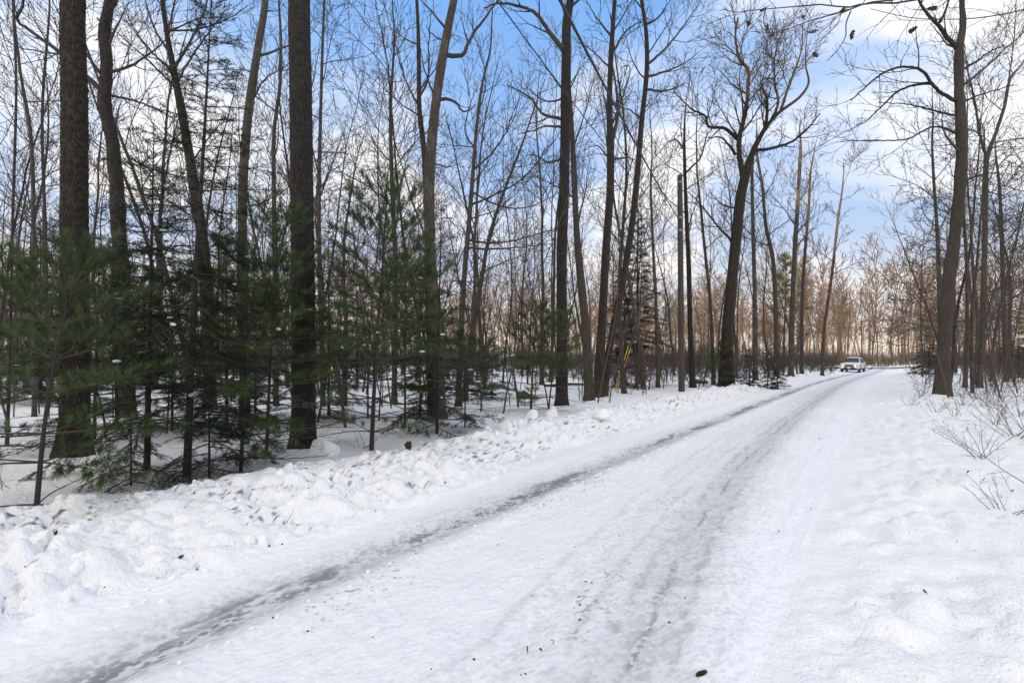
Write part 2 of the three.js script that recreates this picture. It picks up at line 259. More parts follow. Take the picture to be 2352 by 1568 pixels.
// where the base of something seen at column x and row y stands
const stand = (x, y) => { let d = EYE * 1176 / (y - 821); for (let k = 0; k < 6; k++) { const h = gy((x - 1176) / 1176 * d, -d); d = (EYE - h) * 1176 / (y - 821); } return d; };
{
  const S = [], Vv = []; const bands = [-340, -6.9, -4.2, -0.5, 3.2, 340];
  for (let s = -150; s < -6; s += 6) S.push(s); for (let s = -6; s < 0; s += 0.4) S.push(s);
  for (let s = 0; s < 400;) { S.push(s); s += Math.max(0.028, s * 0.0145); } S.push(400);
  const geomRange = (from, to, step, ratio) => { const out = []; let v = from, st = step; const sg = Math.sign(to - from); while ((to - v) * sg > st) { v += st * sg; st *= ratio; out.push(v); } return out; };
  const lin = (a, b, st) => { const o = [], n = Math.round((b - a) / st); for (let k = 1; k < n; k++) o.push(a + (b - a) * k / n); return o; };
  const idx = [];
  Vv.push(-340, ...geomRange(-6.9, -338, 0.03, 1.06).reverse()); idx.push(0, Vv.length); Vv.push(-6.9);
  Vv.push(...lin(-6.9, -4.2, 0.02)); idx.push(Vv.length); Vv.push(-4.2);
  Vv.push(...lin(-4.2, -0.5, 0.019)); idx.push(Vv.length); Vv.push(-0.5);
  Vv.push(...lin(-0.5, 3.2, 0.042)); idx.push(Vv.length); Vv.push(3.2);
  Vv.push(...geomRange(3.2, 338, 0.05, 1.06), 340); idx.push(Vv.length - 1);
  const nS = S.length, nV = Vv.length, Hh = new Float32Array(nS * nV);
  for (let i = 0; i < nS; i++) for (let j = 0; j < nV; j++) Hh[i * nV + j] = G(S[i], Vv[j]);
  const P3 = (i, j) => { const [x, d] = fromSV(S[i], Vv[j]); return [x, Hh[i * nV + j], -d]; };
  const colour = (s, v) => {
    const [x, d] = fromSV(s, v); let w = 0.975 + (v > -0.51 && v < 2 ? 0.02 * (1 - sstep(-0.4, 1.2, v + (fbm(x * 1.5, d * 1.5, 451, 3) - 0.5) * 1.6)) : 0), wr = 0, grime = 0;
    if (s > 0 && s < 93 && v > -8 && v < 1) {
      const wob = (fbm(s * 1.1, v * 0.4, 213, 3) - 0.5) * 0.12, a = v - rutL(s) + wob, b = 0;
      
      // grit thrown on the bank
      const e = bankEdge(s); grime += 0.85 * sstep(0.65, 0.71, fbm(x * 24, d * 24, 411, 3)) * sstep(e + 0.35, e, v) * (1 - sstep(-6.0, -6.6, v)) * sstep(0.52, 0.68, fbm(x * 2.1, d * 2.1, 413, 3));
      grime += 0.5 * sstep(0.72, 0.78, fbm(x * 22, d * 22, 415, 2)) * gau(a - 0.4, 0.3);
    }
    let r = w, g = w, bl = w; wr = Math.min(0.85, wr); grime = Math.min(0.9, grime);
    r = mixn(r, 0.19, wr); g = mixn(g, 0.195, wr); bl = mixn(bl, 0.205, wr);
    r = mixn(r, 0.07, grime); g = mixn(g, 0.06, grime); bl = mixn(bl, 0.05, grime);
    return [r, g, bl];
  };
  const make = (name, j0, j1, mat, label, category) => {
    const w = j1 - j0 + 1, p = new Float32Array(nS * w * 3), n = new Float32Array(nS * w * 3), u = new Float32Array(nS * w * 2), c = new Float32Array(nS * w * 3), ix = [];
    for (let i = 0; i < nS; i++) for (let j = j0; j <= j1; j++) {
      const k = i * w + j - j0, q = P3(i, j), l = P3(Math.max(0, i - 1), j), r = P3(Math.min(nS - 1, i + 1), j), f = P3(i, Math.max(0, j - 1)), b = P3(i, Math.min(nV - 1, j + 1));
      p.set(q, k * 3); u.set(name === 'road' ? [(Vv[j] + 4.2) / 3.7, roadT(S[i])] : [q[0], q[2]], k * 2); c.set(colour(S[i], Vv[j]), k * 3);
      const ax = r[0] - l[0], ay = r[1] - l[1], az = r[2] - l[2], bx = b[0] - f[0], by = b[1] - f[1], bz = b[2] - f[2];
      let nx = by * az - bz * ay, ny = bz * ax - bx * az, nz = bx * ay - by * ax; const m = Math.hypot(nx, ny, nz) * (ny < 0 ? -1 : 1); n.set([nx / m, ny / m, nz / m], k * 3);
      if (i < nS - 1 && j < j1) ix.push(k, k + 1, k + w, k + 1, k + w + 1, k + w);
    }
    const g = new THREE.BufferGeometry(); g.setAttribute('position', new THREE.BufferAttribute(p, 3)); g.setAttribute('normal', new THREE.BufferAttribute(n, 3)); g.setAttribute('uv', new THREE.BufferAttribute(u, 2)); g.setAttribute('color', new THREE.BufferAttribute(c, 3)); g.setIndex(ix);
    const m = new THREE.Mesh(g, mat); m.name = name; m.castShadow = m.receiveShadow = true; scene.add(m); tag(m, label, category, null, 'structure');
  };
  make('forest_floor', idx[0], idx[1], M.snow, 'snow covered forest floor under the young pines', 'ground');
  make('snow_bank', idx[1], idx[2], M.snow, 'ploughed lumpy snow bank between road and young pines', 'snow bank');
  make('road', idx[2], idx[3], M.road, 'snow packed country road with two grey wheel ruts', 'road');
  make('road_shoulder', idx[3], idx[4], M.snow, 'soft lumpy snow shoulder opposite the young pines', 'road shoulder');
  make('forest_clearing', idx[4], idx[5], M.snow, 'smooth snow under the trees beyond the road shoulder', 'ground');
}
// a strip of cleared grey road crossing behind the car
{
  const pts = [[42, 78.5], [44, 77.5], [60, 76], [80, 76], [110, 80]].map(([x, d]) => ground(x, d)); const line = smoothLine(pts, 80), p = [], n = [], u = [], ix = [];
  line.forEach((q, k) => { const t = line[Math.min(80, k + 1)].clone().sub(line[Math.max(0, k - 1)]).normalize(), nx = -t.z, nz = t.x; for (let j = 0; j <= 6; j++) { const o = (j / 6 - 0.5) * 5.4, x = q.x + nx * o, z = q.z + nz * o; p.push(x, gy(x, z) + 0.05, z); n.push(0, 1, 0); u.push(x, z); } });
  for (let k = 0; k < 80; k++) for (let j = 0; j < 6; j++) { const a = k * 7 + j; ix.push(a, a + 7, a + 1, a + 1, a + 7, a + 8); }
  const g = new THREE.BufferGeometry(); g.setAttribute('position', new THREE.Float32BufferAttribute(p, 3)); g.setAttribute('normal', new THREE.Float32BufferAttribute(n, 3)); g.setAttribute('uv', new THREE.Float32BufferAttribute(u, 2)); g.setIndex(ix);
  const m = new THREE.Mesh(g, plain(0.28, 0.275, 0.28)); m.name = 'cross_road'; m.receiveShadow = true; m.material.side = THREE.DoubleSide; scene.add(m); tag(m, 'grey slush covered road crossing behind the car', 'road', null, 'structure');
}

// ------------------------------------------------------------------ bare trees standing singly beside the road
// a traced tree: trunk points [column, row, width], limbs as point lists with a start width, all at depth d
let treeSeed = 1000;
function bareTree(o) {
  const { name = 'bare_tree', label, d, trunk, limbs = [], mat = M.grey, height = 15, extra = 8, seed = ++treeSeed, rich = 1, crownLen = 0.2, topFork = 0, disp, group, fromT = 0.45, twigMat = M.twig } = o;
  const R = rng(seed), px = d / 1176, off = Math.cos(Math.atan((trunk[0][0] - 1176) / 1176)), base = ground((trunk[0][0] - 1176) * px, d), root = thing(name, label, 'tree', base.toArray(), group), twigR = Math.max(0.0035, px * 0.40);
  const local = (x, y, dz = 0) => at(x, y, d + dz).sub(base);
  const wz = (k) => (k === 0 ? 0 : (R() - 0.5) * 0.25);
  let pts = trunk.map(([x, y], k) => local(x, y, wz(k))), wid = trunk.map((t) => t[2] * px / 2 * off * (o.slim ?? 0.84));
  pts[0].set(0, -0.25, 0);
  const last = pts.at(-1), prev = pts.at(-2), rise = Math.max(height, last.y + 3.2);
  { // on up to the crown above
    const dir = last.clone().sub(prev).normalize().lerp(V(0, 1, 0), 0.35).normalize(), more = wander(last, dir, rise - last.y, 6, 0.02, 0.18, R).slice(1); const w0 = wid.at(-1);
    more.forEach((p, k) => { pts.push(p); wid.push(w0 * (1 - 0.85 * (k + 1) / 6)); });
  }
  const n = disp ? Math.round(plen(pts) / 0.03) : Math.max(24, Math.round(plen(pts) / 0.25)), line = smoothLine(pts, n), seg = pts.map((p, k) => k ? p.distanceTo(pts[k - 1]) : 0); for (let k = 1; k < seg.length; k++) seg[k] += seg[k - 1];
  const rAt = (t) => { const L = t * seg.at(-1); let k = 1; while (k < seg.length - 1 && seg[k] < L) k++; return mixn(wid[k - 1], wid[k], cl01((L - seg[k - 1]) / (seg[k] - seg[k - 1]))); };
  const rad = line.map((p, k) => { const r = rAt(k / n); return (r + r * 0.3 * Math.exp(-Math.max(0, p.y) / 0.2)) * (disp ? 1 : 1 + 0.09 * (vn(k * 0.35, seed, 7) - 0.5)); });
  const knob = o.knobby ? (a, l) => 0.055 * Math.pow(fbm(a * 4, l * 1.7, seed, 3, 4, 0), 2) * 1.6 : null;
  part('trunk', new Tubes().tube(line, rad, disp ? 44 : 14, disp || knob).geo(true), mat, root);
  const limbMat = o.limbMat || M.limb;
  limbs.forEach((lb) => {
    const w0 = lb[0], P = lb[1], side = (R() - 0.5) * 1.1, tw = lb[2] ?? 1; let run = 0;
    const first = local(P[0][0], P[0][1]); let k0 = 0, bd = 9; line.forEach((q, k) => { const dd = Math.hypot(q.x - first.x, q.y - first.y); if (dd < bd) { bd = dd; k0 = k; } });
    const z0 = bd < 0.8 ? line[k0].z : 0;
    const pp = P.map(([x, y], k) => { if (k) run += Math.hypot(x - P[k - 1][0], y - P[k - 1][1]) * px; const q = local(x, y, -side * run * 0.7 - z0); return q; });
    if (bd < 0.8) pp[0].copy(line[k0]);
    const T = new Tubes(), ln = smoothLine(pp, Math.max(10, Math.round(plen(pp) / 0.12)));
    grow(T, ln.map((q, k) => k ? q.addScaledVector(V(R() - 0.5, R() - 0.5, R() - 0.5), 0.03) : q), w0 * px / 2 * off, Math.max(twigR * 1.2, w0 * px * 0.12), 0, { ...limbCfg(twigR, rich * tw), sides: 8 }, R);
    part('limb', T.geo(), limbMat, root);
  });
  const T = new Tubes(), hgt = seg.at(-1); let az = R() * 6;
  for (let k = 0; k < extra; k++) {
    const t = fromT + (0.97 - fromT) * (k + R()) / extra, { p, t: tan } = along(line, t), rl = rAt(t); az += 2.4 + (R() - 0.5);
    const len = hgt * crownLen * (0.5 + 0.8 * R()) * (1 - 0.4 * t), q = wander(p, deflect(tan, 0.75 + 0.35 * R(), az), len, 7, 0.05, 0.4, R);
    grow(T, q, Math.max(twigR * 1.3, rl * 0.4), twigR, 0, limbCfg(twigR, rich), R);
  }
  if (!T.empty) part('crown', T.geo(), o.twigMat || M.twig, root);
  return { root, line, rAt, base, local };
}
const ridgeDisp = (tile, amp, fn) => (a, l, U) => { const x = (((a * U * tile[0]) % 1) + 1) % 1, y = (((l * tile[1]) % 1) + 1) % 1; return amp * (fn(x, y) - 0.5); };

bareTree({ label: 'thick dark flaky-barked trunk rising behind young pines', d: 8.4, mat: M.oak, slim: 0.95, height: 15, extra: 6, fromT: 0.62, disp: ridgeDisp([2, 1.4], 0.03, (x, y) => 0.7 * plate(x, y)[0] + 0.3 * fbm(x * 26, y * 14, 81, 3, 26, 14)), trunk: [[165, 1048, 90], [170, 960, 76], [172, 740, 70], [170, 520, 68], [170, 240, 66], [167, 0, 60]] });
bareTree({ label: 'straight dark trunk with fine vertically furrowed bark beside the snow bank', d: 9.1, mat: M.ash, slim: 0.95, height: 17, extra: 6, fromT: 0.65, disp: ridgeDisp([2, 1], 0.022, furrow), trunk: [[695, 1030, 60], [697, 900, 57], [696, 700, 57], [693, 450, 56], [690, 200, 54], [687, 0, 52]] });
bareTree({ label: 'knobby pale grey tree with broken stubs and a long bent limb', d: 13.7, mat: M.oak, height: 13, extra: 5, knobby: true, fromT: 0.5,
  trunk: [[290, 960, 46], [284, 760, 42], [278, 620, 40], [270, 480, 36], [258, 330, 34], [240, 240, 36], [244, 150, 32], [238, 80, 30], [248, 20, 28]],
  limbs: [[16, [[235, 220], [193, 172], [130, 115], [75, 75], [40, 48], [50, 10], [70, -40]]], [9, [[262, 220], [320, 235], [370, 255], [410, 280]]], [10, [[255, 165], [310, 145], [350, 118], [380, 90]]], [12, [[248, 40], [270, 0], [300, -40]]], [7, [[226, 100], [215, 92]], 0], [8, [[228, 62], [222, 40]], 0]] });
bareTree({ label: 'leaning forked tree with several upswept limbs above the tallest fir', d: 16, mat: M.oak, height: 14, extra: 4, fromT: 0.6,
  trunk: [[482, 940, 38], [478, 760, 36], [468, 580, 34], [446, 430, 30], [428, 320, 26], [408, 210, 22], [392, 130, 18], [380, 60, 14], [372, 0, 12]],
  limbs: [[10, [[398, 160], [385, 90], [395, 30], [410, -40]]], [9, [[412, 225], [400, 160], [386, 155], [340, 110], [310, 70], [285, 20]]], [9, [[415, 150], [440, 90], [470, 20], [485, -30]]], [8, [[392, 130], [352, 60], [335, 10], [320, -30]]], [7, [[405, 200], [440, 130], [490, 60], [520, 20]]], [6, [[436, 370], [470, 330], [500, 290], [540, 270]]], [6, [[400, 75], [460, 65], [530, 40], [570, 10]]]] });
bareTree({ label: 'slim trunk with pale lichen blotches leaning towards its furrowed neighbour', d: 11.6, mat: M.smooth, height: 14, extra: 5, fromT: 0.6,
  trunk: [[562, 985, 34], [561, 840, 29], [558, 640, 27], [556, 480, 26], [563, 330, 26], [575, 220, 24], [592, 110, 22], [608, 10, 20]],
  limbs: [[7, [[570, 260], [600, 190], [630, 165], [662, 158]]], [6, [[556, 480], [590, 470], [640, 445], [680, 420]], 0.6], [5, [[610, 25], [640, 24]], 0.4]] });
bareTree({ label: 'thin wavy-stemmed tree between lichened and furrowed trunks', d: 17, mat: M.smooth, height: 13, extra: 9, trunk: [[634, 930, 16], [632, 760, 15], [630, 520, 13], [628, 380, 12], [630, 290, 11], [642, 200, 9], [645, 100, 8], [640, 0, 6]] });
bareTree({ label: 'brown trunk with two elbowed limbs over the young pines', d: 13.2, mat: M.smooth, height: 15, extra: 4, fromT: 0.65,
  trunk: [[1012, 962, 36], [1005, 820, 32], [990, 600, 30], [986, 420, 29], [997, 270, 27], [1012, 160, 25], [1024, 90, 23], [1036, 30, 21], [1046, -20, 19]],
  limbs: [[12, [[1018, 128], [1040, 130], [1064, 124], [1072, 105], [1090, 72], [1110, 45], [1135, 12], [1160, -20]], 0.5], [10, [[1005, 226], [1035, 228], [1050, 238], [1062, 256], [1082, 252], [1092, 240]], 0.25], [5, [[1014, 85], [985, 72], [978, 56]], 0.3], [5, [[1000, 225], [975, 160], [968, 120], [960, 80]], 0.8]] });
bareTree({ label: 'slender forked tree standing right against a brown elbowed trunk', d: 14.5, mat: M.oak, height: 14, extra: 7, trunk: [[990, 930, 20], [985, 700, 18], [978, 420, 16], [972, 330, 15], [963, 250, 13], [962, 160, 12], [960, 60, 10], [957, 0, 9]], limbs: [[6, [[966, 235], [982, 180], [985, 90], [990, 20]]], [5, [[955, 240], [930, 180], [905, 90], [880, 0]]]] });
bareTree({ label: 'young tree with long low arching branches sweeping over the snow bank', d: 18.5, mat: M.smooth, height: 10.5, extra: 7, rich: 0.9, trunk: [[1052, 922, 18], [1058, 780, 16], [1066, 640, 14], [1078, 500, 13], [1086, 400, 11], [1094, 300, 9], [1108, 190, 7], [1125, 120, 5]],
  limbs: [[6, [[1080, 470], [1130, 450], [1200, 410], [1260, 340], [1290, 300]], 0.7], [6, [[1080, 555], [1130, 558], [1180, 552], [1240, 535], [1290, 520]], 0.6], [6, [[1078, 565], [1120, 572], [1190, 568], [1260, 560]], 0.6], [5, [[1090, 400], [1130, 350], [1180, 270], [1200, 180]], 0.8], [5, [[1082, 440], [1140, 470], [1200, 478], [1270, 450], [1310, 420]], 0.6], [5, [[1088, 350], [1068, 300], [1080, 240], [1100, 190]], 0.7], [4, [[1090, 510], [1120, 490], [1180, 470]], 0.7]] });
bareTree({ label: 'tall straight dark trunk forking high up with a lit curling limb', d: 17.5, mat: M.ash, height: 19, extra: 5, fromT: 0.7,
  trunk: [[1290, 930, 36], [1291, 760, 30], [1290, 600, 29], [1296, 420, 28], [1299, 250, 27], [1301, 120, 26], [1302, 50, 25], [1310, 0, 20]],
  limbs: [[13, [[1294, 132], [1268, 82], [1230, 30], [1186, 12], [1140, 8], [1112, 18]], 0.7], [9, [[1287, 270], [1245, 259], [1219, 225], [1190, 208], [1165, 195]], 0.8], [7, [[1289, 292], [1257, 289], [1225, 300], [1190, 308]], 0.7], [7, [[1288, 365], [1260, 372], [1230, 355], [1205, 358]], 0.7], [6, [[1290, 222], [1255, 232], [1210, 200]], 0.7], [11, [[1299, 40], [1290, 0], [1280, -60]], 0.4], [5, [[1305, 230], [1325, 170], [1335, 140]], 0.6]] });
bareTree({ label: 'bent dark trunk standing just behind the tall straight one', d: 19.5, mat: M.grey, height: 15, extra: 8, trunk: [[1354, 885, 28], [1346, 760, 24], [1334, 640, 22], [1324, 520, 17], [1318, 380, 15], [1312, 270, 12]] });
bareTree({ label: 'brown twin-stemmed tree with stub branches in front of a hemlock', d: 21, slim: 0.78, mat: M.oak, height: 17, extra: 6, fromT: 0.6, trunk: [[1372, 905, 34], [1382, 760, 26], [1393, 560, 24], [1402, 430, 23], [1402, 330, 22], [1400, 240, 18], [1404, 120, 15], [1412, 0, 12]],
  limbs: [[11, [[1404, 335], [1418, 270], [1415, 200], [1408, 150]], 0.4], [6, [[1400, 365], [1372, 335], [1352, 338]], 0.3], [6, [[1408, 365], [1440, 362], [1470, 372]], 0.5], [6, [[1398, 290], [1388, 220], [1382, 190]], 0.3], [7, [[1410, 290], [1432, 220], [1445, 150], [1425, 155]], 0.5], [7, [[1404, 130], [1440, 70], [1490, 40]], 0.9], [6, [[1402, 90], [1370, 40], [1345, 0]], 0.9]] });
bareTree({ label: 'tree leaning strongly over the twin-stemmed trunk towards the road', d: 21.5, slim: 0.76, mat: M.oak, height: 17.5, extra: 7, fromT: 0.6, trunk: [[1384, 902, 26], [1404, 780, 22], [1430, 650, 21], [1450, 530, 20], [1464, 400, 18], [1474, 280, 16], [1486, 160, 14], [1484, 70, 12], [1474, 0, 11]],
  limbs: [[7, [[1484, 175], [1540, 160], [1580, 140], [1605, 120]], 0.9], [7, [[1482, 210], [1530, 208], [1575, 190]], 0.9], [7, [[1488, 150], [1530, 110], [1570, 60], [1610, 0]], 0.9], [6, [[1480, 60], [1510, 42], [1540, 0]], 0.9], [5, [[1472, 270], [1440, 250], [1412, 262]], 0.6]] });
bareTree({ label: 'dark slender tree close behind the utility pole', d: 27, mat: M.ash, height: 13.5, extra: 9, rich: 0.8, trunk: [[1592, 868, 18], [1586, 760, 15], [1582, 600, 13], [1576, 470, 11], [1572, 340, 8]], limbs: [[6, [[1573, 345], [1550, 320], [1525, 335]], 0.8], [6, [[1578, 395], [1610, 360], [1625, 310], [1650, 280]], 0.8]] });
bareTree({ label: 'big spreading oak with thick forked limbs beside three little spruces', d: 28, mat: M.oak, height: 17, extra: 3, fromT: 0.8, rich: 1.1, limbMat: M.oak,
  trunk: [[1668, 885, 44], [1672, 760, 34], [1682, 640, 31], [1692, 540, 30], [1702, 450, 28], [1712, 405, 26], [1722, 370, 20], [1738, 330, 15], [1758, 295, 12], [1788, 260, 10], [1840, 220, 8], [1858, 190, 6], [1852, 155, 4]],
  limbs: [[16, [[1708, 420], [1698, 350], [1700, 310], [1712, 262], [1718, 210], [1718, 158], [1702, 140], [1690, 88], [1695, 40]], 0.9], [12, [[1735, 335], [1758, 290], [1762, 230], [1750, 190], [1758, 180], [1780, 180]], 0.9], [10, [[1742, 355], [1775, 340], [1825, 322], [1860, 290], [1885, 260]], 1], [10, [[1695, 320], [1665, 295], [1628, 290], [1620, 266], [1592, 252], [1547, 210]], 0.9], [8, [[1690, 355], [1672, 330], [1655, 315], [1625, 318]], 0.9], [8, [[1772, 275], [1788, 235], [1780, 190], [1782, 120], [1800, 60]], 1], [8, [[1790, 250], [1815, 190], [1840, 120], [1845, 60]], 1], [7, [[1690, 560], [1650, 520], [1610, 470], [1580, 440]], 0.8], [6, [[1700, 480], [1660, 470], [1630, 440]], 0.7]] });
// other trunks along the far verge
const VERGE = [
  [35, [[1736, 850, 15], [1735, 720, 12], [1731, 560, 11], [1728, 400, 9]]], [36, [[1784, 858, 15], [1782, 700, 13], [1775, 590, 12], [1760, 520, 10], [1752, 430, 8], [1740, 360, 7]]],
  [38, [[1817, 862, 17], [1821, 700, 14], [1827, 560, 13], [1835, 440, 11], [1838, 368, 10]]], [42, [[1842, 862, 12], [1843, 698, 10], [1848, 600, 9], [1858, 480, 8], [1862, 400, 6]]],
  [45, [[1889, 864, 11], [1893, 763, 9], [1911, 633, 8], [1926, 500, 7], [1935, 440, 5]]], [29, [[1640, 852, 12], [1632, 700, 9], [1618, 560, 8], [1606, 440, 6]]],
  [27, [[1512, 880, 12], [1508, 720, 10], [1500, 560, 8], [1495, 420, 6]]],
];
const vergeLabels = ['straight grey trunk beside the spreading oak', 'kinked grey trunk behind the little spruces', 'stout pale grey trunk between oak and car, sunlit pine behind it', 'forked slender tree next to a stout pale grey trunk', 'wavy dark tree leaning towards the parked car at road edge', 'thin tree between utility pole and spreading oak', 'thin tree between leaning trunk and utility pole'];
VERGE.forEach(([d, tr], k) => bareTree({ label: vergeLabels[k], d, mat: k % 2 ? M.grey : M.smooth, trunk: tr, height: 15 + (k % 3), extra: 9, rich: 0.75, crownLen: 0.24 }));
// across the road
bareTree({ label: 'massive old tree with shaggy split trunk beside the road shoulder', d: 19.3, slim: 0.78, mat: M.grey, height: 15, extra: 5, fromT: 0.45, knobby: true, limbMat: M.oak,
  trunk: [[2166, 915, 50], [2168, 795, 40], [2178, 665, 38], [2190, 568, 36], [2199, 500, 35], [2207, 420, 32], [2210, 350, 30], [2206, 245, 29], [2203, 175, 28], [2204, 116, 26], [2213, 56, 16], [2210, 0, 14]],
  limbs: [[15, [[2203, 118], [2176, 85], [2160, 62], [2140, 40], [2115, 8], [2100, -30]], 0.7], [11, [[2190, 232], [2162, 212], [2140, 190], [2122, 165], [2100, 155], [2066, 154], [2022, 172], [1980, 208], [1955, 230]], 0.6], [9, [[2140, 192], [2105, 194], [2066, 208], [2020, 250], [1985, 282], [1968, 286]], 0.45], [9, [[2215, 165], [2245, 140], [2270, 122], [2310, 102]], 0.8], [7, [[2190, 265], [2150, 255], [2090, 240], [2020, 235]], 0.8], [7, [[2200, 320], [2150, 290], [2080, 320], [1990, 322], [1930, 325]], 0.7], [7, [[2215, 240], [2260, 215], [2330, 195]], 0.8], [9, [[2160, 50], [2175, 20], [2185, -30]], 0.7], [7, [[2215, 420], [2260, 400], [2320, 398]], 0.8]] });
bareTree({ label: 'Y-forked tree behind the massive shaggy trunk', d: 24, mat: M.smooth, height: 16, extra: 5, trunk: [[2250, 900, 20], [2258, 740, 18], [2263, 560, 17], [2265, 440, 16], [2268, 365, 15], [2290, 300, 11], [2308, 245, 10], [2322, 180, 9], [2350, 145, 7]], limbs: [[9, [[2266, 365], [2250, 300], [2240, 230], [2225, 170], [2215, 100]], 0.9], [6, [[2310, 240], [2320, 170], [2330, 90], [2335, 0]], 0.9]] });
[[24, [[2217, 899, 15], [2222, 760, 12], [2221, 600, 11], [2214, 480, 9]], 'straight dark trunk close beside the massive shaggy one'], [27, [[2242, 884, 13], [2246, 730, 11], [2236, 620, 9], [2230, 500, 7]], 'curved pale trunk behind the Y-forked tree'], [30, [[2312, 850, 16], [2306, 698, 14], [2302, 540, 13], [2296, 420, 10]], 'stout trunk standing apart beside the bare thicket'], [26, [[2160, 870, 12], [2158, 640, 14], [2153, 520, 11], [2146, 420, 9], [2142, 330, 7]], 'sunlit forked tree close behind the massive shaggy trunk']].forEach(([d, tr, label], k) => bareTree({ label, d, mat: k % 2 ? M.smooth : M.grey, trunk: tr, height: 14, extra: 9, rich: 0.8, crownLen: 0.25 }));
// thin trunks at the edge of the pine thicket
[[9, [[14, 1056, 11], [20, 860, 10], [28, 500, 9], [36, 200, 8], [30, 0, 7]], 'thin pale sapling trunk standing clear of the young pines'], [14, [[78, 930, 15], [76, 640, 13], [70, 320, 12], [45, 160, 9], [30, 20, 7]], 'forked grey trunk between thin sapling and thick flaky trunk'], [16, [[110, 920, 12], [104, 560, 11], [96, 260, 9], [110, 60, 7]], 'slim grey trunk tucked behind the thick flaky one'], [18, [[742, 900, 14], [732, 480, 12], [736, 260, 9], [745, 0, 7]], 'slim wavy tree just past the furrowed trunk'], [20, [[905, 905, 16], [908, 620, 14], [900, 420, 12], [897, 250, 9], [905, 100, 6]], 'dark forked tree behind the tall young pine']].forEach(([d, tr, label], k) => bareTree({ label, d, mat: k % 2 ? M.smooth : M.grey, trunk: tr, height: 13, extra: 10, rich: 0.9, crownLen: 0.25, fromT: 0.35 }));

// ------------------------------------------------------------------ forest trees: a few kinds, many individuals
function forestTree(seed, H, r0, twigR, rich) {
  const R = rng(seed), lean = V((R() - 0.5) * 0.14, 1, (R() - 0.5) * 0.14), pts = wander(V(0, -0.3, 0), lean, H, 16, 0.03, 0.17, R), rad = pts.map((_, k) => r0 * (1 - 0.86 * Math.pow(k / 16, 1.1)) * (k ? 1 : 1.35));
  const t = new Tubes().tube(pts, rad, 9).geo(), T = new Tubes(), n = Math.round(15 * rich); let az = 0; const from = 0.28 + 0.2 * R();
  for (let k = 0; k < n; k++) {
    const q = from + (0.985 - from) * (k + R()) / n, { p, t: tan } = along(pts, q); az += 2.4 + (R() - 0.5) * 0.8;
    const len = H * 0.26 * (0.5 + 0.8 * R()) * (1 - 0.55 * q), line = wander(p, deflect(tan, 0.55 + 0.4 * R(), az), len, 6, 0.07, 0.3, R);
    grow(T, line, Math.max(twigR * 1.4, rad[Math.floor(q * 16)] * 0.42), twigR * 0.8, 0, { twigR, sides: 5, kids: [{ perM: 1.9 * rich, rel: 0.5, from: 0.2, ang: 0.65, up: 0.07, wig: 0.25, segs: 4 }, { perM: 2.5 * rich, rel: 0.75, from: 0.15, ang: 0.55, up: 0.04, wig: 0.25, segs: 2 }] }, R);
  }
  return [t, T.geo()];
}
function sapling(seed, H, r0, twigR) {
  const R = rng(seed), pts = wander(V(0, -0.15, 0), V((R() - 0.5) * 0.3, 1, (R() - 0.5) * 0.3), H, 9, 0.02, 0.16, R), rad = pts.map((_, k) => r0 * (1 - 0.8 * k / 9)), T = new Tubes().tube(pts, rad, 6); let az = 0; const n = Math.round(H * 2.2);
  for (let k = 0; k < n; k++) { const q = 0.25 + 0.73 * (k + R()) / n, { p, t: tan } = along(pts, q); az += 2.4; const line = wander(p, deflect(tan, 0.7 + 0.3 * R(), az), H * 0.22 * (1 - 0.5 * q) * (0.5 + R()), 4, 0.06, 0.35, R); grow(T, line, r0 * 0.35, twigR, 0, { twigR, sides: 4, kids: [{ perM: 3, rel: 0.5, from: 0.2, ang: 0.7, up: 0.05, wig: 0.4, segs: 2 }] }, R); }
  return T.geo();
}
const onRoad = (x, d) => { const v = toV(x, d); return v > -6.4 && v < 1.8 && d > 0 && toS(x, d) < 94; };
const nearCross = (x, d) => d > 70 && d < 84 && x > 32 && x < 75;
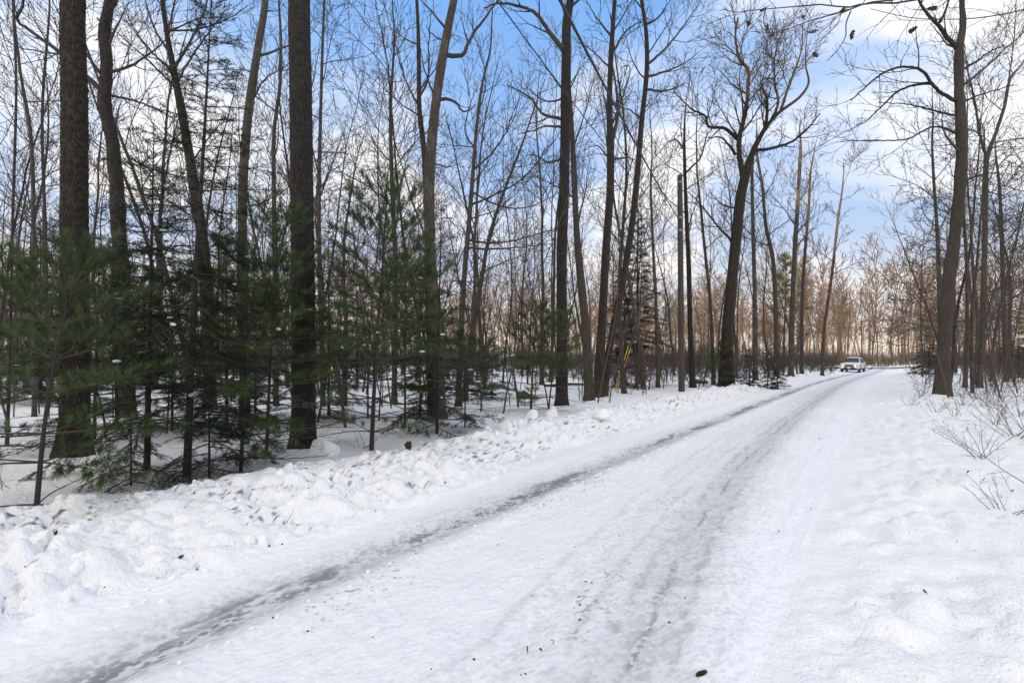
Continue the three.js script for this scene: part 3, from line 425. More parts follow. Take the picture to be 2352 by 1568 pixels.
{
  const kinds = []; for (let k = 0; k < 9; k++) kinds.push({ g: forestTree(500 + k, 13 + 6 * hsh(k, 1, 5), 0.042 + 0.075 * hsh(k, 2, 5), 0.009, 1.0), m: [M.grey, M.smooth, M.oak, M.grey][k % 4], r: 0.042 + 0.075 * hsh(k, 2, 5) });
  const kindsFar = []; for (let k = 0; k < 6; k++) kindsFar.push({ g: forestTree(560 + k, 13 + 6 * hsh(k, 3, 5), 0.06 + 0.09 * hsh(k, 4, 5), 0.018, 0.8), m: [M.grey, M.smooth, M.oak][k % 3], r: 0.06 + 0.09 * hsh(k, 4, 5) });
  const zone = (x, d) => { const c = x / d; if (d > 58) return ['bare forest tree in the deep woods beyond the parked car', 'trees of the deep woods']; if (toV(x, d) > 0) return ['bare tree in the woods behind the massive shaggy trunk', 'trees behind the shaggy trunk']; if (c < -0.02) return ['bare tree in the woods behind the young pines', 'trees behind the young pines']; return ['bare tree in the woods behind the utility pole and oak', 'trees behind the pole and oak']; };
  const R = rng(77), spots = [];
  const put = (n, d0, d1, c0, c1, set, minGap) => { let k = 0, tries = 0; while (k < n && tries++ < n * 60) { const d = Math.sqrt(mixn(d0 * d0, d1 * d1, R())), x = mixn(c0, c1, R()) * d; if (onRoad(x, d) || nearCross(x, d)) continue; if (toV(x, d) > -9 && d < 22) continue; if (spots.some((s) => Math.hypot(s[0] - x, s[1] - d) < minGap)) continue; spots.push([x, d]); k++;
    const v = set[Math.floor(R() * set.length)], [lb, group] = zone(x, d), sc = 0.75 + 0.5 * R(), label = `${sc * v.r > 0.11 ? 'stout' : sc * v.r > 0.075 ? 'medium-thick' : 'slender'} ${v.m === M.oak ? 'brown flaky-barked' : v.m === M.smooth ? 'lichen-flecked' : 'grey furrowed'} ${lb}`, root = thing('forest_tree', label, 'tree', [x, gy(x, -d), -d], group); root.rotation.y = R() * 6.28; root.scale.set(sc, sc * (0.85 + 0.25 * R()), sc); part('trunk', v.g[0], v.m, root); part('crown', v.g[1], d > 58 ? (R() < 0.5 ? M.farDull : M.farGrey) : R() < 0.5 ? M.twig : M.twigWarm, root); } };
  put(46, 17, 34, -1.02, 0.34, kinds, 1.3); put(9, 16, 40, -1.4, -1.04, kinds, 2.5); put(4, 26, 44, 1.06, 1.35, kinds, 3); put(7, 26, 40, 0.84, 1.04, kinds, 2); put(88, 34, 62, -1.02, 0.56, kinds, 1.5); put(9, 40, 62, 0.78, 1.02, kinds, 3); put(18, 84, 112, 0.52, 0.9, kindsFar, 2); put(80, 60, 105, -1.0, 1.0, kindsFar, 2.2);
  // saplings
  const saps = []; for (let k = 0; k < 6; k++) saps.push(sapling(620 + k, 3.5 + 3.5 * hsh(k, 7, 5), 0.018 + 0.018 * hsh(k, 8, 5), 0.006));
  const putS = (n, d0, d1, c0, c1, label, group) => { let k = 0, t = 0; while (k < n && t++ < n * 60) { const d = mixn(d0, d1, R()), x = mixn(c0, c1, R()) * d; if (onRoad(x, d) || nearCross(x, d)) continue; const v = toV(x, d); if (v < 0 && v > -9.5 && d < 14) continue; k++; const m = single('bare_sapling', saps[Math.floor(R() * 6)], R() < 0.5 ? M.sap : M.twigWarm, label, 'sapling', group, [x, gy(x, -d), -d]); m.rotation.y = R() * 6.28; m.scale.setScalar(0.7 + 0.6 * R()); } };
  putS(78, 10.5, 28, -1.0, 0.2, 'thin bare sapling growing among the young pines and trunks behind them', 'saplings behind the young pines');
  putS(34, 22, 42, 0.12, 0.6, 'thin bare sapling near the utility pole and oak', 'saplings around pole and oak');
  putS(18, 18, 40, 0.84, 1.04, 'thin bare sapling in the thicket behind the massive shaggy trunk', 'saplings behind the shaggy trunk');
  putS(40, 42, 64, 0.2, 0.95, 'thin bare sapling by the road bend near the parked car', 'saplings near the car');
}
// far woods: a mass nobody could count
{
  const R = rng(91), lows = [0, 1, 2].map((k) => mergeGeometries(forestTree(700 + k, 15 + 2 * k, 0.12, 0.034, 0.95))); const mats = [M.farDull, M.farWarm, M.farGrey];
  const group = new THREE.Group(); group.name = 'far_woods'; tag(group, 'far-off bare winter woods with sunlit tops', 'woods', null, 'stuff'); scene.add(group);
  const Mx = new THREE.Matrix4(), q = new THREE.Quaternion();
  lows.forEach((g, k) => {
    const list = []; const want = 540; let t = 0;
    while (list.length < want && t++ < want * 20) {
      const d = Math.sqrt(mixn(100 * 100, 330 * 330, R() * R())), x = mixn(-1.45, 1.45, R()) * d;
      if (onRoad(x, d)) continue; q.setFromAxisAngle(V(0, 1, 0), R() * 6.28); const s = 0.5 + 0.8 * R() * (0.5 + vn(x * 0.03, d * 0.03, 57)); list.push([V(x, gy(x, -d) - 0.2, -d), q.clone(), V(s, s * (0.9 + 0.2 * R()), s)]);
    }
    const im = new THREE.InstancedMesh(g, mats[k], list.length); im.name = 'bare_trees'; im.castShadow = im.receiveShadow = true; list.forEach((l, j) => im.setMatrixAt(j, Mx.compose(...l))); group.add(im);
  });
  // underbrush between the trunks
  const brush = [0, 1, 2].map((k) => { const r = rng(740 + k), T = new Tubes(); for (let j = 0; j < 9; j++) { const a = r() * 6.28, l = 1.0 + 1.6 * r(), pts = wander(V((r() - 0.5) * 0.9, -0.1, (r() - 0.5) * 0.9), V(Math.cos(a) * 0.5, 1, Math.sin(a) * 0.5), l, 4, 0, 0.3, r); grow(T, pts, 0.012, 0.006, 0, { twigR: 0.007, sides: 3, kids: [{ perM: 5, rel: 0.45, from: 0.25, ang: 0.6, up: 0.03, wig: 0.4, segs: 2 }] }, r); } return T.geo(); });
  const gb = new THREE.Group(); gb.name = 'undergrowth'; tag(gb, 'brown leafless undergrowth between the forest trunks', 'undergrowth', null, 'stuff'); scene.add(gb);
  brush.forEach((g, k) => { const list = []; let t = 0; while (list.length < 1000 && t++ < 30000) { const d = mixn(24, 130, Math.pow(R(), 0.6)), x = mixn(-1.35, 1.35, R()) * d; if (onRoad(x, d) || nearCross(x, d)) continue; if (vn(x * 0.12, d * 0.12, 55) < 0.38) continue; q.setFromAxisAngle(V(0, 1, 0), R() * 6.28); const s = 0.6 + 0.9 * R() * (d > 40 ? 1.25 : 1); list.push([V(x, gy(x, -d), -d), q.clone(), V(s, s, s)]); } const im = new THREE.InstancedMesh(g, [M.twigWarm, M.sap, M.twig][k], list.length); im.name = 'brush_stems'; im.castShadow = im.receiveShadow = true; list.forEach((l, j) => im.setMatrixAt(j, Mx.compose(...l))); gb.add(im); });
}
// ------------------------------------------------------------------ young conifers
const lumpGeos = [0, 1, 2, 3, 4, 5].map((k) => clodGeo(800 + k, 2));
function clodGeo(seed, detail, rough = 0.28, flat = 0.7) {
  const g = new THREE.IcosahedronGeometry(1, detail), p = g.attributes.position, a = hsh(seed, 1, 1) * 50, nn = [];
  const f = (x, y, z) => { const n = fbm(x * 1.3 + a, y * 1.3 + z * 1.7 + a, seed, 3) * 0.6 + fbm(z * 2.6 + a, x * 2.1 - y * 1.8 + a, seed + 5, 3) * 0.4; return 1 + rough * 2.2 * (n - 0.5) + rough * 0.55 * (fbm(x * 5 + a, y * 5 + z * 4.3, seed + 9, 3) - 0.5); };
  for (let k = 0; k < p.count; k++) { const x = p.getX(k), y = p.getY(k), z = p.getZ(k), r = f(x, y, z); p.setXYZ(k, x * r * (0.85 + 0.4 * hsh(seed, 2, 2)), y * r * flat, z * r); nn.push(0, 0, 0); }
  g.computeVertexNormals(); // smooth over shared places
  const map = new Map(), N = g.attributes.normal; for (let k = 0; k < p.count; k++) { const key = `${p.getX(k).toFixed(4)},${p.getY(k).toFixed(4)},${p.getZ(k).toFixed(4)}`; const e = map.get(key) || [0, 0, 0]; e[0] += N.getX(k); e[1] += N.getY(k); e[2] += N.getZ(k); map.set(key, e); }
  for (let k = 0; k < p.count; k++) { const e = map.get(`${p.getX(k).toFixed(4)},${p.getY(k).toFixed(4)},${p.getZ(k).toFixed(4)}`), l = Math.hypot(...e) || 1; N.setXYZ(k, e[0] / l, e[1] / l, e[2] / l); }
  const uv = []; for (let k = 0; k < p.count; k++) uv.push(p.getX(k) * 0.3 + 0.2 * p.getY(k), p.getZ(k) * 0.3 + 0.2 * p.getY(k)); g.setAttribute('uv', new THREE.Float32BufferAttribute(uv, 2));
  return g;
}
const UPV = V(0, 1, 0);
function needleTuft(T, p, dir, n, len, wid, spread, R) {
  for (let k = 0; k < n; k++) { const e = deflect(dir, spread * (0.35 + 0.75 * R()), R() * 6.28), l = len * (0.75 + 0.4 * R()); const side = tmpB.crossVectors(e, UPV).normalize().multiplyScalar(wid / 2).clone(), tip = p.clone().addScaledVector(e, l); tip.y -= l * 0.12; const nm = side.clone().cross(e).normalize(); if (nm.y < 0) nm.negate(); T.tri(p.clone().sub(side), p.clone().add(side), tip, nm); }
}
function snowOn(root, spots, R, n) { for (let k = 0; k < n * 0.7 && spots.length; k++) { const [p, len] = spots[Math.floor(R() * spots.length)], m = part('snow_clump', lumpGeos[k % 6], M.snowLump, root); const s = 0.022 + 0.045 * R() * R(); m.position.copy(p).add(V(0, s * 0.45, 0)); m.scale.set(s * (1.0 + R()), s * 0.8, s * 0.9); m.rotation.y = R() * 6.28; } }
// white pine: whorls of upswept branches with tufts of long soft needles
function whitePine(o) {
  const { x, y, d: dd, H, seed, lean = [0, 0], lod = 1, dense = 1, label, group, bare = 0.34, snow = 4, r = 0.028, reach = 1, mat = M.pine } = o, R = rng(seed);
  const d = dd || stand(x, y), base = ground((x - 1176) / 1176 * d, d), root = thing('white_pine', label, 'pine tree', base.toArray(), group);
  const pts = smoothLine([V(0, -0.15, 0), V(lean[0] * 0.3, H * 0.35, lean[1] * 0.3), V(lean[0] * 0.75, H * 0.72, lean[1] * 0.7), V(lean[0], H, lean[1])], 24);
  part('trunk', new Tubes().tube(pts, pts.map((_, k) => mixn(r, 0.006, k / 24)), 9).geo(), M.pineBark, root);
  const B = new Tubes(), N = new Tubes(), spots = []; const whorls = Math.max(5, Math.round(H / 0.34));
  for (let w = 0; w < whorls; w++) {
    const t = mixn(0.08, 0.96, (w + 0.3 * R()) / whorls), { p } = along(pts, t), n = 4 + Math.floor(R() * 2.5), a0 = R() * 6.28;
    for (let b = 0; b < n; b++) {
      const a = a0 + b / n * 6.28 + (R() - 0.5) * 0.5, el = mixn(0.05, 0.85, t * t) + (R() - 0.5) * 0.25, L = reach * Math.min(1.8, (H * (1 - t)) * 0.46 + 0.34) * (0.7 + 0.5 * R()) * Math.min(1, 0.45 + 2.2 * t), dir = V(Math.cos(a) * Math.cos(el), Math.sin(el), Math.sin(a) * Math.cos(el));
      const line = wander(p, dir, L, 7, t > 0.5 ? 0.03 : -0.02, 0.16, R); B.tube(line, line.map((_, k) => mixn(0.009 * (0.6 + L * 0.5), 0.0025, k / 7)), 4);
      const dead = t < bare && R() < 0.8; spots.push([along(line, 0.6).p, L]);
      const nb = Math.round(L * (dead ? 3 : 6.6) * dense) + 2;
      for (let k = 0; k < nb; k++) {
        const q = 0.28 + 0.72 * (k + R()) / nb, { p: bp, t: bt } = along(line, q), sl = (0.16 + 0.26 * R()) * (1.15 - 0.5 * q), sd = bt.clone().applyAxisAngle(UPV, (k % 2 ? 1 : -1) * (0.5 + 0.4 * R())); sd.y += 0.12;
        const twig = wander(bp, sd, sl, 3, 0.05, 0.2, R); B.tube([twig[0], twig[1], twig[3]], [0.003, 0.0025, 0.0015], 3); if (dead) continue;
        const nt = Math.max(2, Math.round(sl / 0.05 / lod * dense)); for (let m = 0; m < nt; m++) { const { p: tp, t: tt } = along(twig, 0.3 + 0.7 * (m + 0.5) / nt); needleTuft(N, tp, tt, Math.round(23 / Math.sqrt(lod)), 0.13 * Math.sqrt(lod), 0.0058 * lod, 1.0, R); }
      }
      if (!dead) needleTuft(N, line.at(-1), dir, 26, 0.12 * Math.sqrt(lod), 0.008 * lod, 0.9, R);
    }
  }
  needleTuft(N, pts.at(-1), V(0, 1, 0), 30, 0.11, 0.005 * lod, 0.8, R);
  part('branches', B.geo(), M.pineTwig, root); const nd = part('needles', N.geo(), mat, root); nd.userData.kind = 'stuff';
  snowOn(root, spots, R, snow); return root;
}
// fir or hemlock: level tiers of flat sprays with short needles
function fir(o) {
  const { x, y, d: dd, H, seed, lean = [0, 0], lod = 1, label, group, name = 'fir_tree', sparse = 1, from = 0.05, snow = 6, r = 0.03, wide = 0.36, cap = 1.5, droop = 0.1, mat = M.fir } = o, R = rng(seed);
  const d = dd || stand(x, y), base = ground((x - 1176) / 1176 * d, d), root = thing(name, label, 'fir tree', base.toArray(), group);
  const pts = smoothLine([V(0, -0.15, 0), V(lean[0] * 0.3, H * 0.35, lean[1] * 0.3), V(lean[0] * 0.7, H * 0.7, lean[1] * 0.7), V(lean[0], H, lean[1])], 24);
  part('trunk', new Tubes().tube(pts, pts.map((_, k) => mixn(r, 0.005, k / 24)), 9).geo(), M.pineBark, root);
  const B = new Tubes(), N = new Tubes(), spots = []; const n = Math.round(H * 13 * sparse); let a = R() * 6;
  const nl = 0.034 * lod, nw = 0.011 * lod, step = 0.0125 * lod;
  for (let k = 0; k < n; k++) {
    const t = from + (0.985 - from) * (k + R() * 0.7) / n, { p } = along(pts, t); a += 2.4 + (R() - 0.5) * 0.5; const L = Math.min(cap, H * (1 - t) * wide + 0.16) * (0.6 + 0.55 * R()), el = mixn(-0.12, 0.55, t * t) + (R() - 0.5) * 0.45;
    const line = wander(p, V(Math.cos(a) * Math.cos(el), Math.sin(el), Math.sin(a) * Math.cos(el)), L, 6, -droop * 0.3, 0.14, R); B.tube(line, line.map((_, j) => mixn(0.004 + 0.005 * L, 0.002, j / 6)), 4); spots.push([along(line, 0.55).p, L]);
    const spray = (pp, dirv, len) => { const sd = dirv.clone().cross(UPV).normalize(), m = Math.max(3, Math.round(len / step)), dv = dirv.clone(); for (let j = 0; j < m; j++) { const q = pp.clone().addScaledVector(dv, len * j / m); q.y -= droop * 0.4 * len * (j / m) * (j / m); const s = j % 2 ? 1 : -1, tip = q.clone().addScaledVector(sd, s * nl * (0.8 + 0.4 * R())).addScaledVector(dv, nl * 0.6); tip.y += nl * (R() - 0.35) * 0.9; const a1 = q.clone().addScaledVector(dv, -nw * 0.7), b1 = q.clone().addScaledVector(dv, nw * 0.7); N.tri(a1, b1, tip, V((R() - 0.5) * 0.8, 1, (R() - 0.5) * 0.8).normalize()); } };
    const nb = Math.max(3, Math.round(L * 15));
    for (let j = 0; j < nb; j++) { const q = 0.15 + 0.85 * (j + R()) / nb, { p: bp, t: bt } = along(line, q), sd = bt.clone().applyAxisAngle(UPV, (j % 2 ? 1 : -1) * (0.75 + 0.35 * R())); sd.y += (R() - 0.5) * 0.7 - droop; sd.normalize(); const sl = (0.34 * Math.min(1, L) * (1.1 - 0.85 * q) + 0.07) * (0.7 + 0.5 * R()); const e = bp.clone().addScaledVector(sd, sl); B.tube([bp, e], [0.0028, 0.0015], 3); spray(bp, sd, sl); if (sl > 0.16) for (const s of [-1, 1]) { const c = sd.clone().applyAxisAngle(UPV, s * 0.8); spray(bp.clone().addScaledVector(sd, sl * (0.35 + 0.2 * R())), c, sl * 0.5); } }
    spray(along(line, 0.35).p, line.at(-1).clone().sub(along(line, 0.35).p).normalize(), L * 0.7);
  }
  part('branches', B.geo(), M.pineTwig, root); const nd = part('needles', N.geo(), mat, root); nd.userData.kind = 'stuff';
  snowOn(root, spots, R, snow); return root;
}
whitePine({ x: 78, y: 1180, H: 2.55, seed: 21, lean: [0.25, -0.1], label: 'young white pine leaning over the snow bank, low tufted branches', bare: 0.12, snow: 1, r: 0.026, dense: 1.15 });
fir({ x: 336, y: 1078, H: 4.7, seed: 22, lean: [0.03, -0.1], label: 'slim fir with snow dabs next to the tallest fir', sparse: 1.05, from: 0.16, snow: 10, r: 0.045 });
fir({ x: 427, y: 1097, H: 6.5, seed: 23, lean: [0.28, -0.1], label: 'tallest young fir with sparse spiky top', sparse: 1.1, from: 0.13, snow: 16, r: 0.052, wide: 0.30, cap: 1.6 });
whitePine({ x: 551, y: 1086, H: 3.1, seed: 24, lean: [0.16, -0.1], label: 'small white pine in front of the lichen-blotched trunk', dense: 1.1, snow: 3 });
whitePine({ x: 611, y: 1046, H: 4.0, seed: 25, lean: [0.2, 0], label: 'thin-stemmed white pine close beside the furrowed trunk', dense: 0.9, snow: 4, r: 0.03 });
whitePine({ x: 852, y: 1034, H: 4.7, seed: 26, lean: [0.26, -0.1], label: 'tall young white pine with a bare stem behind the snow bank', dense: 1.05, bare: 0.3, snow: 3, r: 0.042 });
fir({ x: 1003, y: 996, H: 4.9, seed: 27, lean: [0.1, 0], label: 'slim hemlock in front of the brown elbowed trunk', name: 'hemlock', sparse: 1, snow: 10, r: 0.04 });
whitePine({ x: 1219, y: 944, H: 3.2, seed: 28, lean: [0.18, 0], lod: 1.5, label: 'small pine in front of the tall straight dark trunk', snow: 2, r: 0.036 });
whitePine({ x: 1258, y: 948, H: 2.9, seed: 29, lean: [0.45, 0], lod: 1.5, label: 'small pine leaning across the tall straight dark trunk', snow: 1, r: 0.028 });
fir({ x: 1068, y: 982, H: 2.4, seed: 30, label: 'low hemlock sapling beside the slim hemlock', name: 'hemlock', sparse: 0.9, snow: 3, r: 0.02 });
whitePine({ x: 215, y: 1010, H: 3.5, seed: 31, lean: [0.1, 0], label: 'soft bushy white pine in front of the thick flaky trunk', dense: 1.2, snow: 3, r: 0.035 });
whitePine({ x: -40, y: 1060, H: 3.2, seed: 32, lean: [0.2, 0], label: 'bushy white pine at the rim of the thicket by the thin pale sapling', dense: 1.1, snow: 3, r: 0.04 });
whitePine({ x: 268, y: 985, H: 3.8, seed: 41, lean: [-0.1, 0], label: 'white pine under the knobby pale tree', dense: 1.1, snow: 4, r: 0.04, lod: 1.2 });
fir({ x: 480, y: 1098, H: 1.5, seed: 33, label: 'low bushy hemlock hugging the snow bank', name: 'hemlock', sparse: 1.6, wide: 0.75, snow: 3, r: 0.018, droop: 0.2 });
whitePine({ x: 585, y: 960, H: 3.6, seed: 83, lod: 1.3, label: 'white pine deeper in the thicket past the lichen-blotched trunk', dense: 1, snow: 3 });
whitePine({ x: 715, y: 975, H: 2.6, seed: 84, lod: 1.2, label: 'short white pine just past the furrowed trunk', dense: 1.1, snow: 2 });
fir({ x: 965, y: 958, H: 4.4, seed: 85, lod: 1.4, label: 'hemlock tucked behind the brown elbowed trunk and bushy pine', name: 'hemlock', sparse: 0.8, snow: 5 });
whitePine({ x: 1105, y: 945, H: 2.2, seed: 86, lod: 1.4, label: 'short pine behind the low hemlock sapling', dense: 1, snow: 2 });
fir({ x: 300, y: 1115, H: 1.1, seed: 42, label: 'tiny bushy hemlock at the top of the snow bank', name: 'hemlock', sparse: 1.8, wide: 0.9, snow: 1, r: 0.014, droop: 0.2 });
fir({ x: 92, y: 925, H: 6.2, seed: 34, lod: 1.5, label: 'dark hemlock behind the thick flaky trunk', name: 'hemlock', sparse: 1.1, snow: 8, r: 0.06, cap: 1.8 });
fir({ x: 755, y: 955, H: 5.2, seed: 35, lod: 1.4, label: 'airy hemlock just behind the furrowed trunk', name: 'hemlock', sparse: 0.9, snow: 6, r: 0.045, cap: 1.4 });
whitePine({ x: 930, y: 980, H: 3.9, seed: 36, lod: 1.2, label: 'bushy white pine between the tall young pine and slim hemlock', dense: 1.1, snow: 3 });
whitePine({ x: 395, y: 990, H: 3.4, seed: 38, lod: 1.2, label: 'white pine behind the two young firs', dense: 1.1, snow: 4 });
fir({ x: 520, y: 985, H: 4.6, seed: 43, lod: 1.2, label: 'fir behind the lichen-blotched trunk', sparse: 1.1, snow: 8, r: 0.04 });
whitePine({ x: 1010, y: 935, H: 3.4, seed: 45, lod: 1.5, label: 'white pine behind the brown elbowed trunk', dense: 1, snow: 3 });
fir({ x: 1130, y: 915, H: 3.0, seed: 46, lod: 1.8, label: 'low hemlock behind the arching young tree', name: 'hemlock', sparse: 1, snow: 5 });
fir({ x: 1465, y: 884, d: 30, H: 11, seed: 39, lod: 2.6, label: 'tall dark hemlock behind the leaning tree', name: 'hemlock', sparse: 0.7, snow: 8, r: 0.12, cap: 2.2, wide: 0.26, from: 0.2 });
fir({ x: 1436, y: 886, d: 27, H: 6, seed: 47, lod: 2.4, label: 'shorter dark hemlock beside the tall hemlock', name: 'hemlock', sparse: 0.9, snow: 6, r: 0.07, cap: 1.9 });
[[1722, 1.9, 51], [1764, 1.6, 52], [1786, 1.8, 53]].forEach(([x, H, seed]) => fir({ x, y: 880, d: 26.5, H, seed, lod: 2, name: 'spruce', label: 'little dense spruce at the foot of the spreading oak', group: 'little spruces by the oak', sparse: 2.6, wide: 0.36, snow: 3, from: 0.02, r: 0.03 }));
whitePine({ x: 1655, y: 880, d: 27.5, H: 2.3, seed: 54, lod: 2, label: 'small soft pine beside a snow-capped boulder and the oak', snow: 1 });
fir({ x: 2135, y: 846, d: 44, H: 4.2, seed: 55, lod: 3, name: 'spruce', label: 'layered spruce across the road beyond the massive shaggy trunk', sparse: 1, wide: 0.5, cap: 2.3, snow: 4, r: 0.06 });
fir({ x: 2340, y: 850, d: 38, H: 5, seed: 56, lod: 3, name: 'spruce', label: 'dark spruce in the thicket beyond the Y-forked tree', sparse: 1, snow: 3, r: 0.06 });
// background conifers that darken the woods behind the pine thicket
[[560, 26, 7], [140, 22, 8], [820, 28, 7], [330, 30, 9]].forEach(([x, d, H], k) => fir({ x, d, H, seed: 60 + k, lod: 2.6, name: 'hemlock', label: 'dark hemlock deep in the woods behind the young pines', group: 'hemlocks behind the young pines', sparse: 0.8, snow: 0, r: 0.08, cap: 2 }));
// the pine that still catches the sun
{
  const d = 92, x = (1800 - 1176) / 1176 * d, base = ground(x, d), R = rng(71), root = thing('white_pine', 'tall golden sunlit pine standing above the woods near the car', 'pine tree', base.toArray()), H = 20, pts = wander(V(0, -0.3, 0), V(0.02, 1, 0), H, 12, 0.02, 0.06, R), B = new Tubes(), N = new Tubes();
  part('trunk', new Tubes().tube(pts, pts.map((_, k) => mixn(0.2, 0.04, k / 12)), 9).geo(), M.oak, root);
  for (let k = 0; k < 46; k++) { const t = 0.42 + 0.57 * (k + R()) / 46, { p } = along(pts, t), a = R() * 6.28, L = (1 - t) * 6 + 1.1, line = wander(p, V(Math.cos(a), 0.25 + 0.5 * t * t, Math.sin(a)), L * (0.6 + 0.5 * R()), 6, 0.03, 0.2, R); B.tube(line, line.map((_, j) => mixn(0.04, 0.012, j / 6)), 4); for (let j = 0; j < 26; j++) { const { p: q, t: tt } = along(line, 0.35 + 0.65 * R()); needleTuft(N, q.add(V((R() - 0.5) * 0.7, (R() - 0.5) * 0.25, (R() - 0.5) * 0.7)), tt.clone().add(V(0, 0.4, 0)).normalize(), 26, 0.38, 0.036, 1.1, R); } }
  part('branches', B.geo(), M.pineTwig, root); part('needles', N.geo(), M.pine, root).userData.kind = 'stuff';
}

// ------------------------------------------------------------------ beech-like saplings with level branches, and the limb overhead
function oakLeaf(size, curl, seed) {
  const R = rng(seed), S = new THREE.Shape(); const w = [0.06, 0.2, 0.12, 0.3, 0.18, 0.34, 0.2, 0.22, 0.05]; S.moveTo(0, 0); w.forEach((q, k) => S.lineTo(q * (0.85 + 0.3 * R()), (k + 0.6) / w.length)); S.lineTo(0, 1); for (let k = w.length - 1; k >= 0; k--) S.lineTo(-w[k] * (0.85 + 0.3 * R()), (k + 0.6) / w.length); S.lineTo(0, 0);
  const g = new THREE.ExtrudeGeometry(S, { depth: 0.012, bevelEnabled: false, steps: 1 }), p = g.attributes.position; for (let k = 0; k < p.count; k++) { const x = p.getX(k), y = p.getY(k), z = p.getZ(k); p.setXYZ(k, x * size * Math.cos(x * 2 * curl), y * size * (1 - 0.15 * curl * y), (z + curl * (x * x * 2.6 + 0.35 * y * y) + 0.05 * Math.sin(y * 9)) * size); } g.computeVertexNormals(); return g;
}
const leafGeos = [0, 1, 2, 3].map((k) => oakLeaf(0.105, 0.35 + 0.3 * k, 900 + k));
{
  // the tree stands outside the view; its leafy limb hangs in
  const d = 6, base = ground(9.6, 5), root = thing('oak_tree', 'overhanging oak limb with a few dry brown leaves above the road', 'tree', base.toArray()), R = rng(81);
  const tp = smoothLine([V(0, -0.2, 0), V(0.1, 3, 0), V(0, 7, 0.1), V(0.3, 13, 0.2)], 24); part('trunk', new Tubes().tube(tp, tp.map((_, k) => mixn(0.24, 0.08, k / 24)), 14).geo(), M.oak, root);
  const L = (a, dz = 0) => a.map(([x, y], k) => at(x, y, d + dz + 0.12 * Math.sin(k * 1.7)).sub(base));
  const start = [V(0, 6.2, 0.05), V(-1.6, 6.4, -0.5), V(-3.2, 6.2, -0.8)];
  const hang = [];
  const mk = (pts, w, tw) => { const T = new Tubes(), ln = smoothLine(pts, 36); grow(T, ln, w, 0.0035, 0, { twigR: 0.003, sides: 6, kids: [{ perM: 2.2 * tw, rel: 0.28, from: 0.3, ang: 0.8, up: -0.03, wig: 0.5, segs: 5, cap: 0.6 }, { perM: 4, rel: 0.5, from: 0.3, ang: 0.7, up: 0, wig: 0.5, cap: 0.3 }] }, R); part('limb', T.geo(), M.limb, root); hang.push(ln); };
  mk([...start, ...L([[2094, 2], [1993, 7], [1944, 17], [1891, 10], [1803, 17], [1718, 24], [1690, 28], [1659, 21]])], 0.035, 1);
  mk([...start.map((p) => p.clone().add(V(0, -0.12, 0.05))), ...L([[2060, -2], [1993, 6], [1944, 25], [1856, 49], [1803, 70], [1788, 74], [1725, 72]], 0.1)], 0.032, 1);
  mk(L([[1955, 25], [1945, 50], [1942, 85], [1920, 120], [1900, 140]], 0.05), 0.008, 0.8); mk(L([[1760, 20], [1755, 40], [1763, 70], [1790, 80]], 0), 0.006, 0.6);
  mk([V(0, 5.9, 0), V(-1.5, 6, -0.7), ...L([[2352, 22], [2270, 38], [2180, 44], [2090, 40], [2000, 20]], 0.4)], 0.02, 1);
  [[1762, 14, 1.1], [1714, 48, 0.8], [1762, 54, 1], [1764, 88, 0.8], [1829, 85, 0.7], [1928, 30, 1], [1880, 68, 1.2], [1956, 92, 1.25], [1880, 131, 0.8], [1850, 34, 0.7], [2110, 60, 1], [2128, 20, 1.1], [1760, 72, 0.6]].forEach(([x, y, s], k) => { const m = part('dead_leaf', leafGeos[k % 4], M.darkLeaf, root); m.position.copy(at(x, y, d + 0.05).sub(base)); m.rotation.set(R() * 6, R() * 6, R() * 6); m.scale.setScalar(s * 1.1); });
}
function levelTree(x, d, H, seed, label, leaves, reach, from = 0.2) {
  const R = rng(seed), base = ground((x - 1176) / 1176 * d, d), root = thing('beech_sapling', label, 'tree', base.toArray()), pts = wander(V(0, -0.2, 0), V((R() - 0.5) * 0.1, 1, 0), H, 14, 0.02, 0.09, R), T = new Tubes(), Lv = new Tubes(), twigR = 0.42 * d / 1176;
  part('trunk', new Tubes().tube(pts, pts.map((_, k) => mixn(0.075, 0.015, k / 14)), 9).geo(), M.smooth, root); let a = R() * 6; const n = Math.round(H * 2.7);
  for (let k = 0; k < n; k++) { const t = from + (0.97 - from) * (k + R()) / n, { p } = along(pts, t); a += 2.4 + (R() - 0.5); const L = reach * (1 - 0.55 * t) * (0.6 + 0.6 * R()), line = wander(p, V(Math.cos(a), 0.22 + 0.3 * t, Math.sin(a)), L, 8, -0.012, 0.16, R);
    grow(T, line, 0.016, twigR, 0, { twigR, sides: 4, kids: [{ perM: 4.2, rel: 0.42, from: 0.2, ang: 0.75, up: 0, wig: 0.25, segs: 3, cap: 1.1 }, { perM: 4.5, rel: 0.5, from: 0.2, ang: 0.7, up: 0, wig: 0.25, segs: 2, cap: 0.4 }] }, R);
    for (let j = 0; j < leaves; j++) { const { p: q } = along(line, 0.4 + 0.6 * R()); q.add(V((R() - 0.5) * 0.5, (R() - 0.5) * 0.2 - 0.03, (R() - 0.5) * 0.5)); const s = 0.045 + 0.03 * R(), u = V(R() - 0.5, -0.6 - R(), R() - 0.5).normalize(), w = V(R() - 0.5, R() - 0.5, R() - 0.5).cross(u).normalize().multiplyScalar(s * 0.45); const e = q.clone().addScaledVector(u, s), m = q.clone().addScaledVector(u, s * 0.5), nn = w.clone().cross(u).normalize(); Lv.tri(q, m.clone().add(w), e, nn); Lv.tri(q, e, m.clone().sub(w), nn); } }
  part('crown', T.geo(), M.twig, root); if (leaves) part('leaves', Lv.geo(), M.deadLeaf, root).userData.kind = 'stuff';
}
levelTree(2235, 20.5, 10.5, 501, 'level-branched beech sapling hugging the massive shaggy trunk', 2, 4.2);
